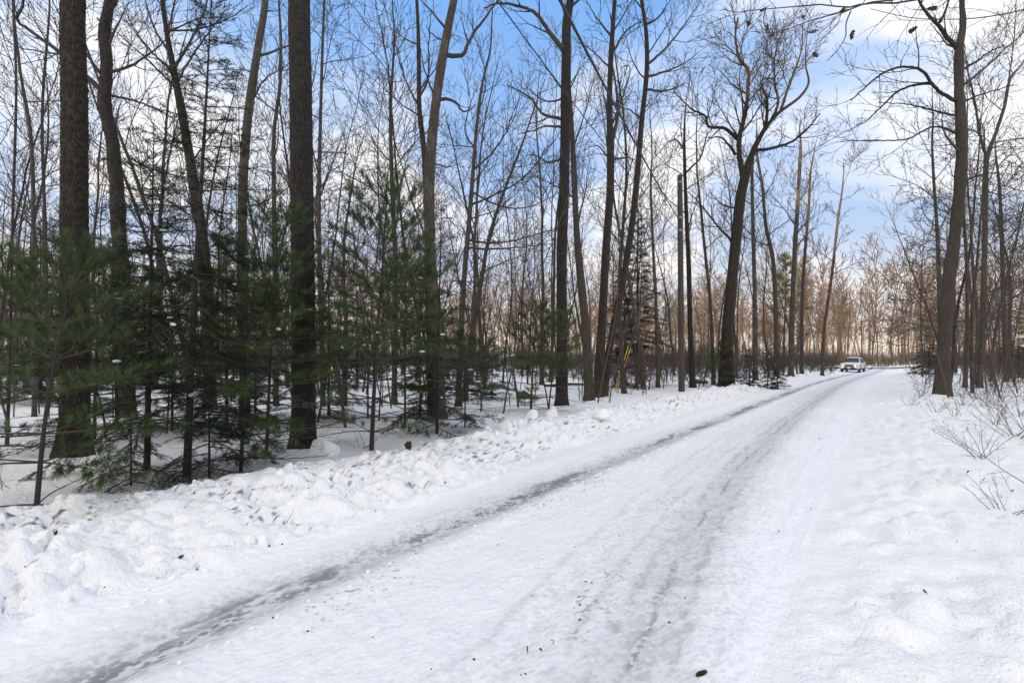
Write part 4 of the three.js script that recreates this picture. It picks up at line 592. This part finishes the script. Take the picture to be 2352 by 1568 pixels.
levelTree(2360, 16, 9.5, 502, 'level-branched beech sapling at the rim of the thicket', 1, 4.4);
levelTree(2120, 38, 11.5, 503, 'young beech with lingering orange leaves beyond the massive shaggy trunk', 16, 4.2);
levelTree(1800, 48, 9, 505, 'young beech with dark lingering leaves beside the road bend', 8, 3.6);
levelTree(1470, 31, 9, 506, 'level-branched beech sapling behind the leaning tree', 1, 3);

// ------------------------------------------------------------------ bare shrubs along the shoulder
function shrub(x, y, h, stems, seed, label, group, r = 0.005, fan = 0.7, dead = 0) {
  const d = stand(x, y), base = ground((x - 1176) / 1176 * d, d), R = rng(seed), T = new Tubes(), root = thing('bare_shrub', label, 'shrub', base.toArray(), group);
  for (let k = 0; k < stems; k++) { const a = R() * 6.28, l = h * (0.55 + 0.6 * R()), pts = wander(V((R() - 0.5) * 0.15, -0.06, (R() - 0.5) * 0.15), V(Math.cos(a) * fan, 1, Math.sin(a) * fan), l, 8, -0.03, 0.22, R); grow(T, pts, r, 0.0015, 0, { twigR: Math.max(0.0016, 0.3 * d / 1176), sides: 5, kids: [{ perM: 5, rel: 0.4, from: 0.25, ang: 0.7, up: 0.02, wig: 0.35, segs: 4 }, { perM: 6, rel: 0.45, from: 0.2, ang: 0.7, up: 0, wig: 0.35, segs: 2 }] }, R); }
  part('stems', T.geo(), M.twigWarm, root);
  for (let k = 0; k < dead; k++) { const m = part('dead_leaf', leafGeos[k % 4], M.paleLeaf, root); m.position.set((R() - 0.5) * h, h * (0.2 + 0.4 * R()), (R() - 0.5) * h); m.scale.setScalar(0.35 + 0.2 * R()); m.rotation.set(R() * 6, R() * 6, R() * 6); }
}
shrub(2310, 1176, 0.55, 7, 601, 'small fan of bare twigs poking from shoulder snow near the hidden stone', null, 0.004, 1.0, 3);
shrub(2400, 1120, 1.5, 5, 602, 'arching reddish bare shrub leaning over the shoulder snow', null, 0.006, 1.1, 4);
shrub(2255, 1050, 0.8, 8, 603, 'tangled bare shrub in smooth snow past the shoulder', null, 0.005, 1.0, 1);
shrub(2330, 1000, 1.2, 9, 604, 'wide bare shrub in smooth snow below the Y-forked tree', null, 0.006, 0.9, 1);
[[2116, 912, 1.0, 9], [2092, 930, 0.6, 6], [2150, 945, 0.55, 6], [2215, 935, 0.8, 6], [2260, 930, 1.0, 7], [2300, 925, 1.2, 8], [2340, 915, 1.4, 8], [2130, 885, 1.1, 8], [2190, 905, 1.2, 7], [2345, 950, 1.0, 7], [2280, 905, 1.5, 8], [2325, 890, 1.6, 8], [2240, 915, 0.9, 7], [2350, 985, 1.1, 8], [2200, 960, 0.6, 6], [2290, 975, 0.8, 7]].forEach(([x, y, h, n], k) => shrub(x, y, h, n, 610 + k, 'bare brown shrub around the foot of the massive shaggy trunk', 'shrubs around the shaggy trunk', 0.006, 0.6));
[[1445, 905, 2.2, 7], [1462, 898, 2.6, 7], [1420, 902, 1.6, 6], [1395, 912, 0.9, 7], [1480, 896, 1.6, 6], [1500, 893, 0.8, 6], [1340, 925, 0.8, 6], [1375, 920, 0.8, 5], [1535, 886, 1.0, 6], [1615, 874, 0.9, 5], [1700, 872, 0.8, 5], [1862, 863, 1.0, 7], [1905, 862, 1.0, 7], [1915, 858, 1.1, 8]].forEach(([x, y, h, n], k) => shrub(x, y, h, n, 630 + k, 'bare brown brush on the verge near guy wires and pole', 'brush on the far verge', 0.007, 0.45));
[[745, 1035, 0.6, 6], [700, 1010, 0.7, 5], [830, 1030, 0.5, 6], [935, 1005, 0.6, 6], [470, 1085, 0.7, 7], [575, 1060, 0.6, 6], [250, 1100, 0.7, 6], [20, 1120, 0.6, 5], [1140, 965, 0.6, 5]].forEach(([x, y, h, n], k) => shrub(x, y, h, n, 650 + k, 'low web of bare dead twigs under the young pines', 'dead twigs under the pines', 0.004, 1.1));
// ------------------------------------------------------------------ stones, logs, clods
function blockGeo(seed, detail = 5, rough = 0.16) { // an angular, half-melted block
  const g = clodGeo(seed, detail, rough, 1), p = g.attributes.position, R = rng(seed), cuts = []; for (let k = 0; k < 9; k++) cuts.push([V(R() - 0.5, R() * 0.9 - 0.2, R() - 0.5).normalize(), 0.5 + 0.3 * R()]);
  for (let k = 0; k < p.count; k++) { const q = V(p.getX(k), p.getY(k), p.getZ(k)); for (const [n, w] of cuts) { const e = q.dot(n) - w; if (e > 0) q.addScaledVector(n, -e * 0.86); } p.setXYZ(k, q.x, q.y, q.z); }
  g.computeVertexNormals(); return g;
}
function boulder(x, y, w, h, label, seed, capSeed, capPart = 0.55, dd) {
  const d = dd || stand(x, y), base = ground((x - 1176) / 1176 * d, d), root = thing('boulder', label, 'boulder', base.toArray());
  const s = part('stone', clodGeo(seed, 4, 0.3, 0.8), M.rock, root); s.scale.set(w / 2, h * 0.6, w / 2.2); s.position.set(-w * 0.14, h * 0.18, w * 0.12);
  const c = part('snow_cap', clodGeo(capSeed, 4, 0.18, 0.6), M.snowLump, root); c.scale.set(w / 1.85, h * capPart * 1.5, w / 2); c.position.set(w * 0.05, h * 0.38, -0.04 * w);
}
boulder(1215, 912, 0.95, 0.55, 'snow-capped boulder behind the small leaning pine', 1, 11);
boulder(1612, 868, 0.95, 0.45, 'snow-capped boulder beside small soft pine and utility pole', 2, 12, 0.55, 31);
boulder(1130, 905, 0.6, 0.3, 'low snow-covered stone behind the arching young tree', 4, 14, 0.7);
[[746, 1042, 0.27, 0.2, 'tall upright block of ploughed snow beside the furrowed trunk'], [1380, 958, 0.28, 0.15, 'large wedge of ploughed snow on the bank opposite the hemlocks'], [1220, 962, 0.26, 0.2, 'rounded block of ploughed snow at the foot of the small pine'], [1268, 955, 0.24, 0.24, 'blocky lump of ploughed snow under the leaning small pine'], [1160, 985, 0.22, 0.16, 'pale block of ploughed snow beside the low hemlock sapling']].forEach(([x, y, s, h, label], k) => { const d = stand(x, y), b = ground((x - 1176) / 1176 * d, d), m = single('snow_block', blockGeo(30 + k), M.snowLump, label, 'snow block', null, [b.x, b.y + h * 0.35, b.z]); m.scale.set(s, h, s * 0.8); m.rotation.y = k * 1.3; });
{
  const geos = []; for (let k = 0; k < 10; k++) geos.push(blockGeo(50 + k, 4, 0.42)); const R = rng(300);
  for (let k = 0; k < 290; k++) { const s = 1.0 + 17 * Math.pow(R(), 1.5), e = bankEdge(s), t = R(), v = t < 0.3 ? e + 0.4 - 0.55 * R() : e - 0.05 - (e + 6.5) * R() * 0.95, [x, d] = fromSV(s, v); let z = 0.018 + 0.055 * Math.pow(R(), 2.4); if (t < 0.3) z *= 0.7;
    const m = single('snow_clod', geos[k % 10], M.snowLump, 'small clod of ploughed snow lying on the bank below the young pines', 'snow clod', 'snow clods on the bank', [x, G(s, v) + z * 0.25, -d]); m.scale.set(z * (1 + 0.5 * R()), z, z); m.rotation.set(R() * 6.28, R() * 6.28, R() * 0.6); }
  for (let k = 0; k < 46; k++) { const s = 0.9 + 10 * R(), v = rutL(s) + 0.28 + 0.35 * R() * R(), [x, d] = fromSV(s, v), z = 0.012 + 0.02 * R() * R(); const m = single('snow_crumb', geos[k % 10], M.snowLump, 'small crumb of snow along the deep wheel rut', 'snow clod', 'snow crumbs along the rut', [x, G(s, v) + z * 0.3, -d]); m.scale.set(z * 1.3, z * 0.8, z); m.rotation.y = R() * 6; }
  const dg = [0, 1, 2, 3].map((k) => clodGeo(70 + k, 3, 0.9, 0.7));
  for (let k = 0; k < 40; k++) { const s = 0.8 + 13 * Math.pow(R(), 1.4), e = bankEdge(s), v = R() < 0.5 ? e + 0.25 - 0.5 * R() : e - (e + 6.4) * R() * 0.8, [x, d] = fromSV(s, v), z = 0.005 + 0.012 * R() * R(); const m = single('dirt_clod', dg[k % 4], M.dirt, 'dark crumb of frozen dirt in the ploughed snow bank', 'dirt', 'dirt crumbs in the bank', [x, G(s, v) + z * 0.35, -d]); m.scale.set(z * 1.6, z * 0.8, z); m.rotation.set(R(), R() * 6.28, R()); }
  const b = ground(-1.56, 7.7), big = single('dirt_clod', clodGeo(90, 4, 1.3, 1), M.dirt, 'black ragged lump of frozen dirt on the bank by the slim hemlock', 'dirt', null, [b.x, b.y + 0.06, b.z]); big.scale.set(0.04, 0.06, 0.036);
}
function log(x0, y0, d0, x1, y1, d1, r, label, seed) {
  const a = ground((x0 - 1176) / 1176 * d0, d0), b = ground((x1 - 1176) / 1176 * d1, d1), root = thing('fallen_log', label, 'log', a.toArray()), R = rng(seed); a.y += (y0 || 0) + r * 0.8; b.y += (y1 || 0) + r * 0.8; const g0 = root.position;
  const pts = smoothLine([a.clone().sub(g0), a.clone().lerp(b, 0.5).sub(g0).add(V(0, 0.05, 0)), b.clone().sub(g0)], 16); const T = new Tubes().tube(pts, pts.map((_, k) => r * (1 - 0.25 * k / 16)), 10); part('bark', T.geo(), M.oak, root);
  const s = new Tubes().tube(pts.map((p, k) => p.clone().add(V(0, r * 0.75, 0))), pts.map((_, k) => (k === 0 || k === 16 ? 0.005 : r * (0.6 + 0.35 * R()))), 10); part('snow_cap', s.geo(true), M.snowLump, root);
}
log(940, 0.35, 21, 1105, 0.15, 22, 0.13, 'snow-topped fallen log behind the slim hemlock', 1);
log(1250, 0.2, 25, 1368, 0.3, 24, 0.08, 'thin snow-topped fallen log behind the tall straight trunk', 2);

// ------------------------------------------------------------------ litter on the snow
{
  const R = rng(400); const place = (x, y) => { const d = stand(x, y); return ground((x - 1176) / 1176 * d, d); };
  { const p = place(1612, 1548), g = clodGeo(95, 3, 0.35, 0.4), m = single('bark_flake', g, M.oak, 'curled brown flake of bark lying on the road snow', 'bark flake', null, [p.x, p.y + 0.006, p.z]); m.scale.set(0.042, 0.022, 0.014); m.rotation.y = 0.5; }
  [[1212, 1508, 0.7, 0], [1238, 1474, 0.3, 1], [1270, 1488, 0.5, 2], [1246, 1502, 0.4, 3]].forEach(([x, y, s, k]) => { const p = place(x, y), m = single('fallen_leaf', leafGeos[k], M.darkLeaf, 'dark crumpled leaf on the crown of the road', 'leaf', 'leaves on the road', [p.x, p.y + 0.015, p.z]); m.rotation.set(-1.2 + R() * 0.5, R() * 6, R()); m.scale.setScalar(s * 0.6); });
  [[1882, 1010, 1], [2222, 1100, 0.8], [2368, 1180, 0.7], [2095, 1360, 0.7], [2130, 1378, 0.7], [1790, 1225, 0.5], [2090, 1222, 0.6], [376, 1118, 1.1], [1555, 1062, 0.6]].forEach(([x, y, s], k) => { const p = place(x, y), m = single('fallen_leaf', leafGeos[k % 4], k === 7 ? M.deadLeaf : k % 3 ? M.darkLeaf : M.paleLeaf, 'single dry leaf lying on lumpy shoulder or bank snow', 'leaf', 'leaves on the shoulder', [p.x, p.y + 0.012, p.z]); m.rotation.set(-1.1 + R() * 0.5, R() * 6, R()); m.scale.setScalar(s * 0.5); });
  const pg = [0, 1, 2].map((k) => clodGeo(100 + k, 1, 0.4, 0.7)), spots = [[1238, 1472], [640, 1150 + 270], [758, 1185 + 45], [1105, 1282], [1410, 1280], [1770, 1235], [1640, 1150], [1660, 1130], [1690, 1050], [1715, 1075], [500, 1355], [470, 1190]]; for (let k = 0; k < 60; k++) { const s = 1.4 + 9 * R() * R(), v = k % 2 ? rutR(s) - 0.3 - 0.35 * R() : -3.9 + 3 * R(), [x, d] = fromSV(s, v), z = 0.003 + 0.0045 * R(); const m = single('grit_stone', pg[k % 3], M.dirt, 'tiny dark grit stone on the packed road snow', 'stone', 'grit stones on the road', [x, G(s, v) + z * 0.4, -d]); m.scale.setScalar(z); }
  [[1852, 1170, 0.5, 0.1], [2300, 1160, -0.5, 0.35], [2330, 1150, -0.8, 0.4], [2290, 1118, 0.4, 0.2], [650, 1205, 0.4, 0.18], [418, 1165, 0.5, 0.16], [2195, 1250, 0.5, 0.08]].forEach(([x, y, a, l], k) => { const p = place(x, y), T = new Tubes(), pts = wander(V(0, -0.03, 0), V(a, 0.9, (R() - 0.5)), l, 5, -0.05, 0.3, R); grow(T, pts, 0.003, 0.0012, 0, { twigR: 0.0014, sides: 4, kids: [{ perM: 8, rel: 0.3, from: 0.4, ang: 0.6, up: 0, wig: 0.3, segs: 2 }] }, R); single('fallen_twig', T.geo(), M.twig, 'short bare twig sticking out of the road side snow', 'twig', 'twigs in the snow', p.toArray()); });
}

// ------------------------------------------------------------------ utility pole, cables, guy wires, reflectors
{
  const d = 24, b = ground((1566 - 1176) / 1176 * d, d), top = at(1562, 402, d), root = thing('utility_pole', 'dark brown wooden utility pole on the verge', 'pole', b.toArray()), H = top.y - b.y;
  const pts = []; for (let k = 0; k <= 14; k++) pts.push(V((top.x - b.x) * k / 14, -0.3 + (H + 0.3) * k / 14, 0)); const wood = tex(256, 512, (x, y) => { const n = fbm(x * 40, y * 3, 601, 4, 40, 3), m = fbm(x * 6, y * 4, 603, 3, 6, 4), l = 0.16 + 0.12 * n + 0.07 * m; return [l * 1.08, l * 0.95, l * 0.86]; }, true); const mat = new THREE.MeshStandardMaterial({ map: rep(wood, 1.3, 0.4), bumpMap: rep(smoothH, 1.3, 0.1), bumpScale: 0.006, roughness: 0.9 });
  part('shaft', new Tubes().tube(pts, pts.map((_, k) => mixn(0.15, 0.115, k / 14)), 20).geo(), mat, root);
  const cap = part('top', new THREE.ConeGeometry(0.118, 0.05, 20), mat, root); cap.position.set(top.x - b.x, H + 0.024, 0);
  const steel = plain(0.25, 0.25, 0.26, 0.5); steel.metalness = 0.8;
  [[0.35], [2.0], [2.6]].forEach(([dy]) => { const c = part('clamp', new THREE.CylinderGeometry(0.128, 0.128, 0.09, 16, 1, true), steel, root); steel.side = THREE.DoubleSide; c.position.set((top.x - b.x) * (1 - dy / H), H - dy, 0); });
  const black = plain(0.02, 0.02, 0.022, 0.6);
  const cable = (to, dy, r, sag, label) => { const a = top.clone().add(V(-0.12, -dy, 0.05)), T = new Tubes(), p = []; for (let k = 0; k <= 30; k++) { const t = k / 30, q = a.clone().lerp(to, t); q.y -= sag * 4 * t * (1 - t); p.push(q.sub(a)); } T.tube(p, p.map(() => r), 6); single('overhead_cable', T.geo(), black, label, 'cable', null, a.toArray()); };
  cable(at(1283, 0, 7).lerp(at(1255, -60, 6), 1), 2.0, 0.02, 0.12, 'thick black cable slanting down to the pole clamp');
  cable(at(1122, 0, 8).add(V(-1, 0.9, 1)), 2.6, 0.012, 0.25, 'thin black cable sweeping low across to the pole');
  cable(at(1421, 0, 9).add(V(-0.5, 1.6, 1)), 0.35, 0.008, 0.15, 'fine wire slanting steeply to the pole top');
  // across the road beyond the car
  const far = (y0, y1, label) => { const a = at(1760, y0, 50), e = at(2380, y1, 42), T = new Tubes(), p = []; for (let k = 0; k <= 24; k++) { const q = a.clone().lerp(e, k / 24); q.y -= 0.35 * 4 * (k / 24) * (1 - k / 24); p.push(q.sub(a)); } T.tube(p, p.map(() => 0.016), 5); single('overhead_cable', T.geo(), black, label, 'cable', null, a.toArray()); };
  far(752, 690, 'upper of two dark lines strung behind the parked car'); far(762, 706, 'lower of two dark lines strung behind the parked car');
  // guy wires with yellow guards
  const yellow = plain(0.62, 0.42, 0.03, 0.5);
  [[1410, 0.15, 'front'], [1419, 0.9, 'back']].forEach(([x, dy, w], k) => { const g = ground((x - 1176) / 1176 * 23.2, 23.2 + k * 0.35), e = top.clone().add(V(0, -dy, 0)), root2 = thing('guy_wire', k ? 'second steel guy wire of the pole with its yellow guard' : 'steel guy wire running to the pole top with yellow guard', 'guy wire', g.toArray()); const dir = e.clone().sub(g), L = dir.length(); dir.normalize(); const T = new Tubes().tube([dir.clone().multiplyScalar(-0.2), dir.clone().multiplyScalar(L)], [0.006, 0.006], 6); part('wire', T.geo(), steel, root2); const s = new Tubes(); const a = dir.clone().multiplyScalar(0.08), z = dir.clone().multiplyScalar(2.25 - 0.1 * k); s.tube([a, a.clone().lerp(z, 0.33), a.clone().lerp(z, 0.66), z], [0.02, 0.02, 0.02, 0.02], 10); part('guard', s.geo(), yellow, root2); });
  // two red reflectors on a stake
  const rp = ground((1477 - 1176) / 1176 * 21.5, 21.5), rr = thing('reflector_stake', 'stake with two round red reflectors beside the guy wires', 'reflector', rp.toArray()); const st = part('stake', new THREE.BoxGeometry(0.03, 0.5, 0.015), plain(0.1, 0.08, 0.07), rr); st.position.y = 0.1; [0.27, 0.14].forEach((y) => { const c = part('reflector', new THREE.CylinderGeometry(0.045, 0.045, 0.02, 20).rotateX(Math.PI / 2), plain(0.20, 0.03, 0.03, 0.4), rr); c.position.set(0.01, y, 0.02); });
}
// ------------------------------------------------------------------ the white sport utility car
{
  const d = 58, X = (1960 - 1176) / 1176 * d, b = ground(X, d), car = thing('parked_car', 'white sport utility car with lit headlights at the road bend', 'car', b.toArray());
  // own axes: +z forward, x to its own left; faces the camera, a little to one side
  const toCam = Math.atan2(-X, d); car.rotation.y = toCam - 0.16;
  const paint = new THREE.MeshPhysicalMaterial({ roughness: 0.35, clearcoat: 0.8, clearcoatRoughness: 0.1 }); paint.color.setRGB(0.80, 0.80, 0.81);
  const trim = plain(0.018, 0.018, 0.02, 0.6), glass = new THREE.MeshPhysicalMaterial({ roughness: 0.05, specularIntensity: 1 }); glass.color.setRGB(0.02, 0.028, 0.035);
  // loft of cross sections along z: [z, half width low, half width belt, y low, y belt]
  const loft = (rows, mat, name, parent) => { const T = { p: [], i: [] }, w = rows[0].length; rows.forEach((r) => r.forEach((q) => T.p.push(...q))); for (let a = 0; a < rows.length - 1; a++) for (let c = 0; c < w - 1; c++) { const k = a * w + c; T.i.push(k, k + w, k + 1, k + 1, k + w, k + w + 1); } [0, rows.length - 1].forEach((a) => { for (let c = 1; c < w - 1; c++) { const k = a * w; a ? T.i.push(k, k + c, k + c + 1) : T.i.push(k, k + c + 1, k + c); } }); let g = new THREE.BufferGeometry(); g.setAttribute('position', new THREE.Float32BufferAttribute(T.p, 3)); g.setIndex(T.i); g.computeVertexNormals(); mat.side = THREE.DoubleSide; g.setAttribute('uv', new THREE.Float32BufferAttribute(new Float32Array(T.p.length / 3 * 2), 2)); return part(name, g, mat, parent); };
  const sec = (z, wl, wb, yl, ys, yb, crown) => [[-wl, yl, z], [-wb, yl + 0.12, z], [-wb, ys, z], [-wb * 0.94, yb, z], [-wb * 0.6, yb + crown, z], [0, yb + crown * 1.2, z], [wb * 0.6, yb + crown, z], [wb * 0.94, yb, z], [wb, ys, z], [wb, yl + 0.12, z], [wl, yl, z]];
  loft([sec(2.27, 0.66, 0.74, 0.42, 0.66, 0.80, 0.02), sec(2.2, 0.78, 0.84, 0.36, 0.70, 0.92, 0.03), sec(1.95, 0.86, 0.91, 0.36, 0.80, 0.98, 0.05), sec(1.3, 0.88, 0.925, 0.38, 0.86, 1.03, 0.05), sec(0.95, 0.88, 0.925, 0.36, 0.88, 1.06, 0.04), sec(-1.4, 0.88, 0.925, 0.36, 0.92, 1.10, 0.02), sec(-2.0, 0.86, 0.90, 0.38, 0.92, 1.12, 0.02), sec(-2.3, 0.74, 0.82, 0.45, 0.86, 1.08, 0.01)], paint, 'body', car);
  const cab = (z, wb, wt, yb, yt) => [[-wb, yb, z], [-wt, yt - 0.05, z], [-wt * 0.9, yt, z], [0, yt + 0.025, z], [wt * 0.9, yt, z], [wt, yt - 0.05, z], [wb, yb, z]];
  const cabin = loft([cab(0.98, 0.80, 0.72, 1.06, 1.09), cab(0.25, 0.82, 0.66, 1.07, 1.58), cab(-0.3, 0.83, 0.66, 1.08, 1.66), cab(-1.3, 0.82, 0.65, 1.09, 1.64), cab(-1.95, 0.80, 0.62, 1.1, 1.56), cab(-2.25, 0.78, 0.66, 1.08, 1.12)], paint, 'cabin', car);
  const quad = (pts, mat, name, parent, th = 0.02) => { const [a, c, e, f] = pts.map((p) => V(...p)), n = c.clone().sub(a).cross(e.clone().sub(a)).normalize().multiplyScalar(th), o = [a, c, e, f].map((p) => p.clone().add(n)), u = [a, c, e, f].map((p) => p.clone().addScaledVector(n, -0.4)); const all = [...o, ...u], g = new THREE.BufferGeometry(); g.setAttribute('position', new THREE.Float32BufferAttribute(all.flatMap((p) => p.toArray()), 3)); g.setIndex([0, 1, 2, 0, 2, 3, 4, 6, 5, 4, 7, 6, 0, 4, 5, 0, 5, 1, 1, 5, 6, 1, 6, 2, 2, 6, 7, 2, 7, 3, 3, 7, 4, 3, 4, 0]); const h = g.toNonIndexed(); h.computeVertexNormals(); h.setAttribute('uv', new THREE.Float32BufferAttribute(new Float32Array(72), 2)); return part(name, h, mat, parent); };
  quad([[-0.74, 1.10, 0.95], [0.74, 1.10, 0.95], [0.60, 1.545, 0.30], [-0.60, 1.545, 0.30]], glass, 'windscreen', car, 0.06);
  for (const s of [1, -1]) {
    const w = (z0, z1, yt0, yt1) => quad(s > 0 ? [[0.805, 1.12, z0], [0.81, 1.13, z1], [0.685, yt1, z1 + (z1 < -1.2 ? 0.25 : 0)], [0.685, yt0, z0 - 0.25]] : [[-0.81, 1.13, z1], [-0.805, 1.12, z0], [-0.685, yt0, z0 - 0.25], [-0.685, yt1, z1 + (z1 < -1.2 ? 0.25 : 0)]], glass, 'side_window', car);
    w(0.55, -0.25, 1.5, 1.55); w(-0.05, -1.15, 1.55, 1.54); w(-0.98, -1.75, 1.54, 1.4);
    const mir = part('mirror', new THREE.SphereGeometry(0.12, 14, 10), trim, car); mir.scale.set(1, 0.75, 0.6); mir.position.set(s * 1.0, 1.13, 0.62);
    const arch = (z) => { const a = part('wheel_arch', new THREE.TorusGeometry(0.385, 0.05, 8, 24, Math.PI).rotateY(Math.PI / 2), trim, car); a.position.set(s * 0.9, 0.36, z); const wh = new THREE.Group(); wh.name = 'wheel'; car.add(wh); wh.position.set(s * 0.82, 0.345, z); part('tyre', new THREE.TorusGeometry(0.255, 0.095, 12, 28).rotateY(Math.PI / 2).scale(1.15, 1, 1), plain(0.02, 0.02, 0.02), wh); const rim = part('rim', new THREE.CylinderGeometry(0.2, 0.2, 0.14, 20).rotateZ(Math.PI / 2), plain(0.05, 0.05, 0.055, 0.4), wh); for (let k = 0; k < 5; k++) { const sp = new THREE.BoxGeometry(0.02, 0.19, 0.05).translate(s * 0.075, 0.1, 0).rotateX(k * 1.2566); part('spoke', sp, plain(0.22, 0.22, 0.23, 0.4), wh); } };
    arch(1.38); arch(-1.32);
    const sill = part('sill', new THREE.BoxGeometry(0.08, 0.16, 2.0), trim, car); sill.position.set(s * 0.9, 0.38, 0.02);
    quad(s > 0 ? [[0.36, 0.80, 2.245], [0.80, 0.83, 2.02], [0.80, 0.91, 1.98], [0.40, 0.90, 2.2]] : [[-0.80, 0.83, 2.02], [-0.36, 0.80, 2.245], [-0.40, 0.90, 2.2], [-0.80, 0.91, 1.98]], trim, 'headlight', car, 0.05);
    const lampM = new THREE.MeshStandardMaterial({ color: 0x221100, emissive: new THREE.Color().setRGB(1, 0.55, 0.16), emissiveIntensity: 0.7 }); const lp = part('headlight_lamp', new THREE.SphereGeometry(0.065, 12, 8), lampM, car); lp.scale.set(1.5, 0.65, 0.5); lp.position.set(s * 0.52, 0.845, 2.25);
    const pl = new THREE.PointLight(new THREE.Color().setRGB(1, 0.6, 0.2), 0.15); pl.position.set(s * 0.52, 0.845, 2.36); pl.castShadow = true; car.add(pl);
    const fog = part('fog_vent', new THREE.BoxGeometry(0.09, 0.2, 0.06), trim, car); fog.position.set(s * 0.76, 0.6, 2.19); fog.rotation.y = s * 0.5;
    const hd = part('door_handle', new THREE.BoxGeometry(0.02, 0.03, 0.18), paint, car); hd.position.set(s * 0.935, 0.95, -0.15);
  }
  quad([[-0.5, 0.64, 2.30], [0.5, 0.64, 2.30], [0.40, 0.79, 2.29], [-0.40, 0.79, 2.29]], trim, 'grille', car, 0.03);
  quad([[-0.72, 0.28, 2.24], [0.72, 0.28, 2.24], [0.44, 0.55, 2.32], [-0.44, 0.55, 2.32]], trim, 'lower_intake', car, 0.04);
  const bum = part('bumper', new THREE.CylinderGeometry(0.1, 0.1, 1.5, 12).rotateZ(Math.PI / 2).scale(1, 1, 0.8), trim, car); bum.position.set(0, 0.33, 2.16);
  const plateM = part('number_plate', new THREE.BoxGeometry(0.31, 0.155, 0.015), plain(0.6, 0.6, 0.52, 0.5), car); plateM.position.set(0, 0.47, 2.375);
  const em = part('emblem', new THREE.TorusGeometry(0.06, 0.012, 8, 20).scale(1.3, 0.9, 1), plain(0.3, 0.3, 0.3, 0.3), car); em.position.set(0, 0.80, 2.325);
  for (const s of [-1, 1]) { const rail = part('roof_rail', new THREE.BoxGeometry(0.04, 0.04, 1.7), trim, car); rail.position.set(s * 0.62, 1.69, -0.7); }
  const und = part('underbody', new THREE.BoxGeometry(1.5, 0.2, 3.9), trim, car); und.position.set(0, 0.36, 0);
}

renderer.render(scene, camera);
